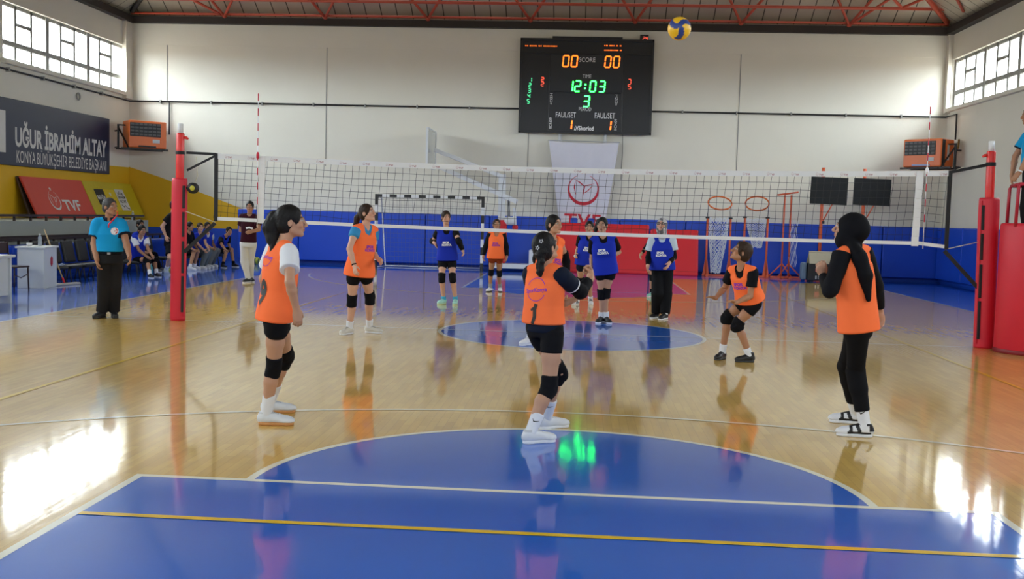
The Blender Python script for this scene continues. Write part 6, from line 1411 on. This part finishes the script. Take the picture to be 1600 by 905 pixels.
S = dict(j={'pelvis': (2.013, -2.250, 0.683), 'neck': (1.878, -2.380, 1.052), 'head': (1.861, -2.400, 1.236), 'sh_l': (1.991, -2.459, 1.023), 'hip_l': (2.053, -2.308, 0.665), 'el_l': (1.968, -2.468, 0.756), 'wr_l': (1.802, -2.574, 0.689), 'hd_l': (1.685, -2.660, 0.734), 'heel_l': (2.080, -2.268, 0.000), 'toe_l': (1.851, -2.300, 0.000), 'an_l': (2.023, -2.276, 0.072), 'kn_l': (1.862, -2.292, 0.423), 'sh_r': (1.790, -2.278, 1.014), 'hip_r': (1.972, -2.192, 0.665), 'el_r': (1.733, -2.128, 0.817), 'wr_r': (1.620, -2.263, 0.708), 'hd_r': (1.501, -2.354, 0.740), 'heel_r': (1.776, -2.041, 0.000), 'toe_r': (1.653, -2.237, 0.000), 'an_r': (1.745, -2.090, 0.072), 'kn_r': (1.773, -2.141, 0.499), 'base': (1.840, -2.212, 0.000)},
    H=1.480, h=0.0058, seed=12, torso=222, head=(262, 26), skin='tan', hips=235, hair='short', 
    mouth=1.0, hairc=(.035, .02, .013),
    hands={'r': dict(curl=.15, palm=(-.2, -.3, -1), thumb=(0, -1, .3)), 'l': dict(curl=.45, palm=(0, -.2, -1), thumb=(0, -1, .6))},
    prints=[('chest_logo', merge(shift(text_data('SPOR', .046, .003), -.012, .018), shift(text_data('KONYA', .046, .003), 0, -.024)), 1, .0, .26, M_purple)],
    outfit=dict(shirt=dict(col=BLACK, sleeve=.62, hem=0, sw=1.12), vest=dict(col=ORANGE, hem=.02, loose=.022, flare=1.08), shorts=dict(col=BLACK, leg=.40, w=1.12), pads=dict(w=1.22, up=.22, dn=.2), socks=dict(col=WHITE, h=.24), shoes=dict(col=BLACK, sole=(.03, .03, .03), collar=.02)),)
B_, I_ = person('short haired player in orange bib crouching with hands forward, looking up', S)


S = dict(j={'pelvis': (-6.331, -0.200, 0.855), 'neck': (-6.336, -0.200, 1.362), 'head': (-6.303, -0.240, 1.545), 'sh_l': (-6.195, -0.143, 1.322), 'hip_l': (-6.258, -0.170, 0.835), 'el_l': (-6.085, -0.229, 1.073), 'wr_l': (-5.992, -0.336, 0.888), 'hd_l': (-5.932, -0.410, 0.746), 'heel_l': (-6.435, 0.152, 0.000), 'toe_l': (-6.305, -0.073, 0.000), 'an_l': (-6.403, 0.096, 0.081), 'kn_l': (-6.329, -0.039, 0.459), 'sh_r': (-6.476, -0.257, 1.319), 'hip_r': (-6.405, -0.230, 0.835), 'el_r': (-6.510, -0.279, 1.036), 'wr_r': (-6.442, -0.345, 0.823), 'hd_r': (-6.445, -0.283, 0.663), 'heel_r': (-6.518, 0.062, -0.000), 'toe_r': (-6.563, -0.194, -0.000), 'an_r': (-6.529, -0.002, 0.081), 'kn_r': (-6.438, -0.117, 0.452), 'base': (-6.455, -0.013, 0.000)},
    H=1.660, h=0.0060, seed=13, torso=158, head=(112, 2), skin='tan', hair='man', 
    girth=1.18, arm=1.12, hairc=HAIR_GREY, prints=[('round_badge', merge(([(0, 0)] + arc_pts(.05, 0, 360, 24), [(0, i + 1, i + 2) for i in range(24)])), 1, .075, .36, M_print), ('badge_ring', merge(stroke(arc_pts(.034, 0, 360, 20), .02), shift(star2d(.02), 0, 0)), 1, .075, .36, M_badge)],
    outfit=dict(shirt=dict(name='polo_shirt', col=srgb(26, 150, 206), sleeve=.66, hem=.075, sw=1.2, loose=.016, flare=1.04, trim=NAVY, collar=NAVY), pants=dict(col=(.016, .016, .018), w=1.22, to=.98, cuff=.062), belt=1, shoes=dict(col=(.012, .012, .012), sole=(.02, .02, .02))),)
B_, I_ = person('referee in turquoise polo shirt and black trousers with a red whistle cord', S)
whistle(B_, I_)

S = dict(j={'pelvis': (-6.873, 7.400, 0.862), 'neck': (-6.851, 7.400, 1.425), 'head': (-6.836, 7.370, 1.613), 'sh_l': (-6.699, 7.422, 1.377), 'hip_l': (-6.793, 7.411, 0.840), 'el_l': (-6.605, 7.280, 1.139), 'wr_l': (-6.682, 7.057, 1.100), 'hd_l': (-6.767, 6.906, 1.073), 'heel_l': (-6.988, 7.926, 0.000), 'toe_l': (-6.855, 7.696, 0.000), 'an_l': (-6.955, 7.869, 0.083), 'kn_l': (-6.896, 7.633, 0.461), 'sh_r': (-7.006, 7.378, 1.389), 'hip_r': (-6.953, 7.389, 0.840), 'el_r': (-7.057, 7.453, 1.111), 'wr_r': (-6.852, 7.330, 1.105), 'hd_r': (-6.693, 7.257, 1.110), 'heel_r': (-6.928, 7.698, 0.000), 'toe_r': (-6.996, 7.442, 0.000), 'an_r': (-6.945, 7.635, 0.083), 'kn_r': (-6.995, 7.512, 0.464), 'base': (-6.942, 7.690, 0.000)},
    H=1.700, h=0.0080, seed=14, torso=172, head=(170, 0), skin='tan', hair='man', 
    girth=1.06, prints=[('chest_print', stroke([(-.07, .0), (0, .02), (.07, .0)], .04), 1, .03, .30, M_print)],
    hands={'r': dict(curl=.6, palm=(0, 1, 0), thumb=(0, 0, 1)), 'l': dict(curl=.6, palm=(0, 1, 0), thumb=(0, 0, 1))},
    outfit=dict(shirt=dict(name='t_shirt', col=srgb(52, 16, 28), sleeve=.62, hem=.0, sw=1.15, loose=.012), pants=dict(col=srgb(206, 206, 204), w=1.02, to=.99, cuff=.05), shoes=dict(col=BLACK, sole=WHITE)),)
B_, I_ = person('man in maroon shirt and white trousers standing behind the left net antenna', S)


S = dict(j={'pelvis': (-9.827, 8.600, 0.406), 'neck': (-9.638, 8.400, 0.873), 'head': (-9.573, 8.350, 1.031), 'sh_l': (-9.548, 8.507, 0.838), 'hip_l': (-9.773, 8.648, 0.387), 'el_l': (-9.458, 8.388, 0.623), 'wr_l': (-9.324, 8.313, 0.474), 'hd_l': (-9.211, 8.216, 0.425), 'heel_l': (-9.318, 8.447, 0.000), 'toe_l': (-9.123, 8.311, 0.000), 'an_l': (-9.270, 8.414, 0.074), 'kn_l': (-9.388, 8.602, 0.390), 'sh_r': (-9.754, 8.321, 0.842), 'hip_r': (-9.881, 8.552, 0.387), 'el_r': (-9.632, 8.321, 0.592), 'wr_r': (-9.458, 8.321, 0.456), 'hd_r': (-9.327, 8.252, 0.406), 'heel_r': (-9.308, 8.095, 0.000), 'toe_r': (-9.140, 7.927, 0.000), 'an_r': (-9.267, 8.053, 0.074), 'kn_r': (-9.448, 8.366, 0.369), 'base': (-9.222, 8.195, 0.000)},
    H=1.520, h=0.0080, seed=15, torso=138, head=(128, -4), skin='tan', hair='tied', 
    outfit=dict(shirt=dict(col=WHITE, sleeve=.6, hem=.06, sw=1.25), vest=dict(col=BLUEV, hem=-.03, loose=.02), shorts=dict(col=BLACK, leg=.6), pads=dict(w=1.1), socks=dict(col=WHITE, h=.3), shoes=dict(col=BLACK, sole=WHITE)),)
B_, I_ = person('seated girl in blue bib with white sleeves, elbows on her knees', S)


S = dict(j={'pelvis': (-10.395, 10.000, 0.412), 'neck': (-10.321, 9.900, 0.931), 'head': (-10.261, 9.850, 1.129), 'sh_l': (-10.279, 10.039, 0.912), 'hip_l': (-10.370, 10.069, 0.392), 'el_l': (-10.299, 10.175, 0.683), 'wr_l': (-10.159, 10.140, 0.520), 'hd_l': (-10.029, 10.056, 0.481), 'heel_l': (-10.136, 10.574, 0.000), 'toe_l': (-9.908, 10.491, 0.000), 'an_l': (-10.079, 10.553, 0.076), 'kn_l': (-10.128, 10.365, 0.406), 'sh_r': (-10.375, 9.775, 0.875), 'hip_r': (-10.420, 9.931, 0.392), 'el_r': (-10.303, 9.683, 0.635), 'wr_r': (-10.143, 9.741, 0.488), 'hd_r': (-9.996, 9.684, 0.464), 'heel_r': (-10.010, 10.062, 0.000), 'toe_r': (-9.791, 9.960, 0.000), 'an_r': (-9.956, 10.037, 0.076), 'kn_r': (-10.058, 9.902, 0.395), 'base': (-9.961, 10.272, 0.000)},
    H=1.550, h=0.0085, seed=16, torso=110, head=(125, 0), skin='tan', hair='tied', 
    outfit=dict(shirt=dict(col=BLUEV, sleeve=.6, hem=0), pants=dict(col=BLACK, w=1.05), socks=dict(col=WHITE, h=.1), shoes=dict(col=srgb(120, 120, 124), sole=WHITE)),)
B_, I_ = person('seated person in blue behind the girl with white sleeves, only the head showing', S)


S = dict(j={'pelvis': (-9.627, 10.100, 0.689), 'neck': (-9.599, 10.100, 1.388), 'head': (-9.538, 10.100, 1.601), 'sh_l': (-9.628, 10.255, 1.346), 'hip_l': (-9.642, 10.180, 0.668), 'el_l': (-9.448, 10.313, 1.072), 'wr_l': (-9.545, 10.402, 0.868), 'hd_l': (-9.645, 10.496, 0.756), 'heel_l': (-9.847, 10.727, 0.000), 'toe_l': (-9.579, 10.704, 0.000), 'an_l': (-9.781, 10.721, 0.084), 'kn_l': (-9.635, 10.435, 0.341), 'sh_r': (-9.573, 9.945, 1.344), 'hip_r': (-9.613, 10.020, 0.668), 'el_r': (-9.753, 9.873, 1.097), 'wr_r': (-9.659, 9.872, 0.875), 'hd_r': (-9.585, 9.805, 0.728), 'heel_r': (-9.771, 10.042, 0.000), 'toe_r': (-9.506, 9.995, 0.000), 'an_r': (-9.705, 10.030, 0.084), 'kn_r': (-9.530, 9.786, 0.354), 'base': (-9.676, 10.367, 0.000)},
    H=1.720, h=0.0085, seed=17, torso=80, head=(80, 0), skin='fair', hair='man', 
    girth=1.15, outfit=dict(shirt=dict(name='t_shirt', col=BLACK, sleeve=.6, hem=-.06, sw=1.2, loose=.02), shorts=dict(col=BLACK, leg=.75, w=1.15), socks=dict(col=WHITE, h=.3), shoes=dict(col=srgb(210, 216, 212), sole=WHITE)),)
B_, I_ = person('man in black T-shirt and shorts standing behind the left net post', S)


S = dict(j={'pelvis': (-9.890, 11.700, 0.447), 'neck': (-9.788, 11.600, 0.905), 'head': (-9.739, 11.600, 1.084), 'sh_l': (-9.759, 11.748, 0.889), 'hip_l': (-9.871, 11.773, 0.427), 'el_l': (-9.775, 11.916, 0.672), 'wr_l': (-9.640, 11.827, 0.516), 'hd_l': (-9.517, 11.720, 0.490), 'heel_l': (-9.738, 11.746, 0.000), 'toe_l': (-9.492, 11.702, 0.000), 'an_l': (-9.677, 11.735, 0.078), 'kn_l': (-9.549, 11.631, 0.459), 'sh_r': (-9.834, 11.469, 0.845), 'hip_r': (-9.910, 11.627, 0.427), 'el_r': (-9.721, 11.303, 0.657), 'wr_r': (-9.546, 11.274, 0.519), 'hd_r': (-9.414, 11.184, 0.478), 'heel_r': (-9.631, 11.178, 0.000), 'toe_r': (-9.389, 11.113, 0.000), 'an_r': (-9.571, 11.162, 0.078), 'kn_r': (-9.563, 11.407, 0.434), 'base': (-9.563, 11.435, 0.000)},
    H=1.600, h=0.0090, seed=18, torso=105, head=(110, 0), skin='tan', hair='tied', 
    outfit=dict(shirt=dict(col=BLACK, sleeve=1.2, hem=0, sw=1.2, loose=.015), shorts=dict(col=BLACK, leg=.9, w=1.2), socks=dict(col=WHITE, h=.2), shoes=dict(col=WHITE, sole=WHITE)),)
B_, I_ = person('seated person in black beside the left net post, mostly hidden', S)


S = dict(j={'pelvis': (-9.762, 12.150, 0.453), 'neck': (-9.659, 12.050, 0.886), 'head': (-9.625, 12.000, 1.067), 'sh_l': (-9.581, 12.170, 0.854), 'hip_l': (-9.716, 12.208, 0.434), 'el_l': (-9.492, 12.008, 0.662), 'wr_l': (-9.367, 11.898, 0.521), 'hd_l': (-9.274, 11.782, 0.463), 'heel_l': (-9.615, 12.160, 0.000), 'toe_l': (-9.382, 12.097, 0.000), 'an_l': (-9.557, 12.145, 0.076), 'kn_l': (-9.410, 12.062, 0.450), 'sh_r': (-9.755, 11.947, 0.844), 'hip_r': (-9.807, 12.092, 0.434), 'el_r': (-9.632, 11.848, 0.629), 'wr_r': (-9.467, 11.854, 0.487), 'hd_r': (-9.364, 11.756, 0.412), 'heel_r': (-9.580, 11.856, 0.000), 'toe_r': (-9.352, 11.773, 0.000), 'an_r': (-9.524, 11.836, 0.076), 'kn_r': (-9.460, 11.972, 0.418), 'base': (-9.482, 11.972, 0.000)},
    H=1.550, h=0.0090, seed=19, torso=128, head=(135, 0), skin='fair', hair='tied', 
    mouth=.5, hairc=HAIR_BROWN, outfit=dict(shirt=dict(col=BLUEV, sleeve=.6, hem=0), vest=dict(col=BLUEV, hem=-.05), pants=dict(col=srgb(98, 106, 110), w=1.15), socks=dict(col=WHITE, h=.1), shoes=dict(col=WHITE, sole=WHITE)),)
B_, I_ = person('smiling girl in blue bib and grey trousers seated on the bench', S)


S = dict(j={'pelvis': (-9.801, 12.850, 0.447), 'neck': (-9.732, 12.750, 0.889), 'head': (-9.689, 12.700, 1.076), 'sh_l': (-9.650, 12.872, 0.863), 'hip_l': (-9.755, 12.909, 0.427), 'el_l': (-9.671, 13.013, 0.632), 'wr_l': (-9.539, 12.890, 0.504), 'hd_l': (-9.432, 12.783, 0.443), 'heel_l': (-9.707, 12.981, 0.000), 'toe_l': (-9.472, 12.905, 0.000), 'an_l': (-9.649, 12.962, 0.077), 'kn_l': (-9.458, 12.809, 0.441), 'sh_r': (-9.827, 12.645, 0.839), 'hip_r': (-9.847, 12.791, 0.427), 'el_r': (-9.702, 12.532, 0.627), 'wr_r': (-9.510, 12.522, 0.515), 'hd_r': (-9.388, 12.422, 0.472), 'heel_r': (-9.632, 12.505, 0.000), 'toe_r': (-9.403, 12.413, 0.000), 'an_r': (-9.575, 12.482, 0.077), 'kn_r': (-9.499, 12.637, 0.412), 'base': (-9.554, 12.701, 0.000)},
    H=1.580, h=0.0090, seed=20, torso=128, head=(140, 0), skin='tan', hair='man', 
    outfit=dict(shirt=dict(col=srgb(196, 200, 206), sleeve=.5, hem=0), vest=dict(col=BLUEV, hem=-.05), pants=dict(col=srgb(104, 108, 110), w=1.15), socks=dict(col=WHITE, h=.1), shoes=dict(col=WHITE, sole=WHITE)),)
B_, I_ = person('sitter with dark hair, pale sleeve and grey trousers beside the smiling girl', S)


S = dict(j={'pelvis': (-9.687, 13.450, 0.449), 'neck': (-9.373, 13.150, 0.825), 'head': (-9.253, 13.100, 0.965), 'sh_l': (-9.331, 13.290, 0.842), 'hip_l': (-9.652, 13.515, 0.429), 'el_l': (-9.379, 13.422, 0.614), 'wr_l': (-9.275, 13.278, 0.483), 'hd_l': (-9.183, 13.163, 0.421), 'heel_l': (-9.234, 13.283, 0.000), 'toe_l': (-9.005, 13.200, 0.000), 'an_l': (-9.177, 13.263, 0.076), 'kn_l': (-9.279, 13.391, 0.462), 'sh_r': (-9.458, 13.050, 0.757), 'hip_r': (-9.722, 13.385, 0.429), 'el_r': (-9.368, 12.844, 0.611), 'wr_r': (-9.226, 12.737, 0.484), 'hd_r': (-9.121, 12.631, 0.423), 'heel_r': (-9.324, 12.712, 0.000), 'toe_r': (-9.124, 12.572, 0.000), 'an_r': (-9.274, 12.677, 0.076), 'kn_r': (-9.312, 13.082, 0.420), 'base': (-9.172, 12.942, 0.000)},
    H=1.560, h=0.0090, seed=21, torso=118, head=(140, -6), skin='tan', hair='tied', 
    outfit=dict(shirt=dict(col=BLACK, sleeve=.8, hem=0, sw=1.2), vest=dict(col=BLUEV, hem=-.0, loose=.02), shorts=dict(col=BLACK, leg=.85, w=1.1), socks=dict(col=BLACK, h=.2), shoes=dict(col=BLACK, sole=WHITE)),)
B_, I_ = person('girl in blue bib and black shorts leaning far forward, last on the bench', S)

# second referee up on the stand, cut off by the picture edge
fl = 1.42
S = dict(j=dict(base=(5.86, -0.41, fl), pelvis=(5.84, -0.41, 2.27), neck=(5.80, -0.41, 2.81), head=(5.75, -0.42, 3.0), sh_l=(5.80, -0.58, 2.76), sh_r=(5.82, -0.23, 2.76), el_l=(5.68, -0.66, 2.50), wr_l=(5.50, -0.63, 2.27), hd_l=(5.42, -0.59, 2.16), el_r=(5.70, -0.17, 2.50), wr_r=(5.58, -0.21, 2.25), hd_r=(5.58, -0.22, 2.14),
    hip_l=(5.85, -0.50, 2.25), hip_r=(5.85, -0.32, 2.25), kn_l=(5.82, -0.51, 1.86), kn_r=(5.83, -0.31, 1.86), an_l=(5.87, -0.52, fl + .085), an_r=(5.87, -0.30, fl + .085), heel_l=(5.93, -0.52, fl), heel_r=(5.93, -0.30, fl), toe_l=(5.68, -0.53, fl), toe_r=(5.68, -0.29, fl)),
    H=1.66, h=.0075, seed=30, torso=-88, head=(-88, -2), skin='tan', hair='man', girth=1.1, hands={'l': dict(curl=.7, palm=(.4, .6, -.6), thumb=(0, 1, 0)), 'r': dict(curl=.7, palm=(.5, -.3, -.6), thumb=(0, -1, 0))},
    prints=[('round_badge', merge(([(0, 0)] + arc_pts(.05, 0, 360, 24), [(0, i + 1, i + 2) for i in range(24)])), 1, -.075, .30, M_print), ('badge_ring', merge(stroke(arc_pts(.034, 0, 360, 20), .02), shift(star2d(.02), 0, 0)), 1, -.075, .30, M_badge)],
    outfit=dict(shirt=dict(name='polo_shirt', col=srgb(26, 150, 206), sleeve=.66, hem=.075, sw=1.2, loose=.016, flare=1.04, trim=NAVY, collar=NAVY), pants=dict(col=(.014, .014, .016), w=1.2, to=.98, cuff=.06), belt=1, shoes=dict(col=(.012, .012, .012), sole=(.02, .02, .02))))
for k_, v_ in S['j'].items():
    if k_[:2] not in ('wr', 'hd'): S['j'][k_] = (v_[0] - .075, v_[1], v_[2])
B_, I_ = person('referee in turquoise polo up on the red stand, gripping the handrail', S)
F = Field(np.array([5.3, -.85, 2.1]), np.array([5.8, -.4, 2.55]), .006); W = np.array([5.50, -.63, 2.27]); E_ = np.array([5.60, -.66, 2.50]); F.fcone(W + (E_ - W) * .05, W + (E_ - W) * .13, .033, .034); link('wrist_watch', F.mesh('m', I_['base'], WHITE), M_cloth, B_)

# ---- phrases shared by things of a kind
GROUP_OF = {'wall_heater': 'wall heaters in the corners', 'crash_mat': 'red crash mats along the far wall', 'net_antenna': 'striped net antennas', 'net_post': 'padded net posts', 'hoop_stand': 'training hoop stands', 'backboard_stand': 'blank practice boards', 'advertising_board': 'advertising boards leaning on the wall', 'water_bottle': 'bottles around the bench side', 'wall_padding': 'blue wall padding', 'volleyball': 'volleyballs'}
for o in list(COL.objects):
    if o.parent is None and o.get('category') and not o.get('group'):
        k_ = o.name.split('.')[0]
        if k_ in GROUP_OF: o['group'] = GROUP_OF[k_]
        elif k_ == 'person':
            l_ = o['label']
            o['group'] = 'referees in turquoise' if l_.startswith('referee') else 'players in orange bibs' if 'orange bib' in l_ else 'players in blue bibs on court' if l_.startswith('player') else 'people around the bench'
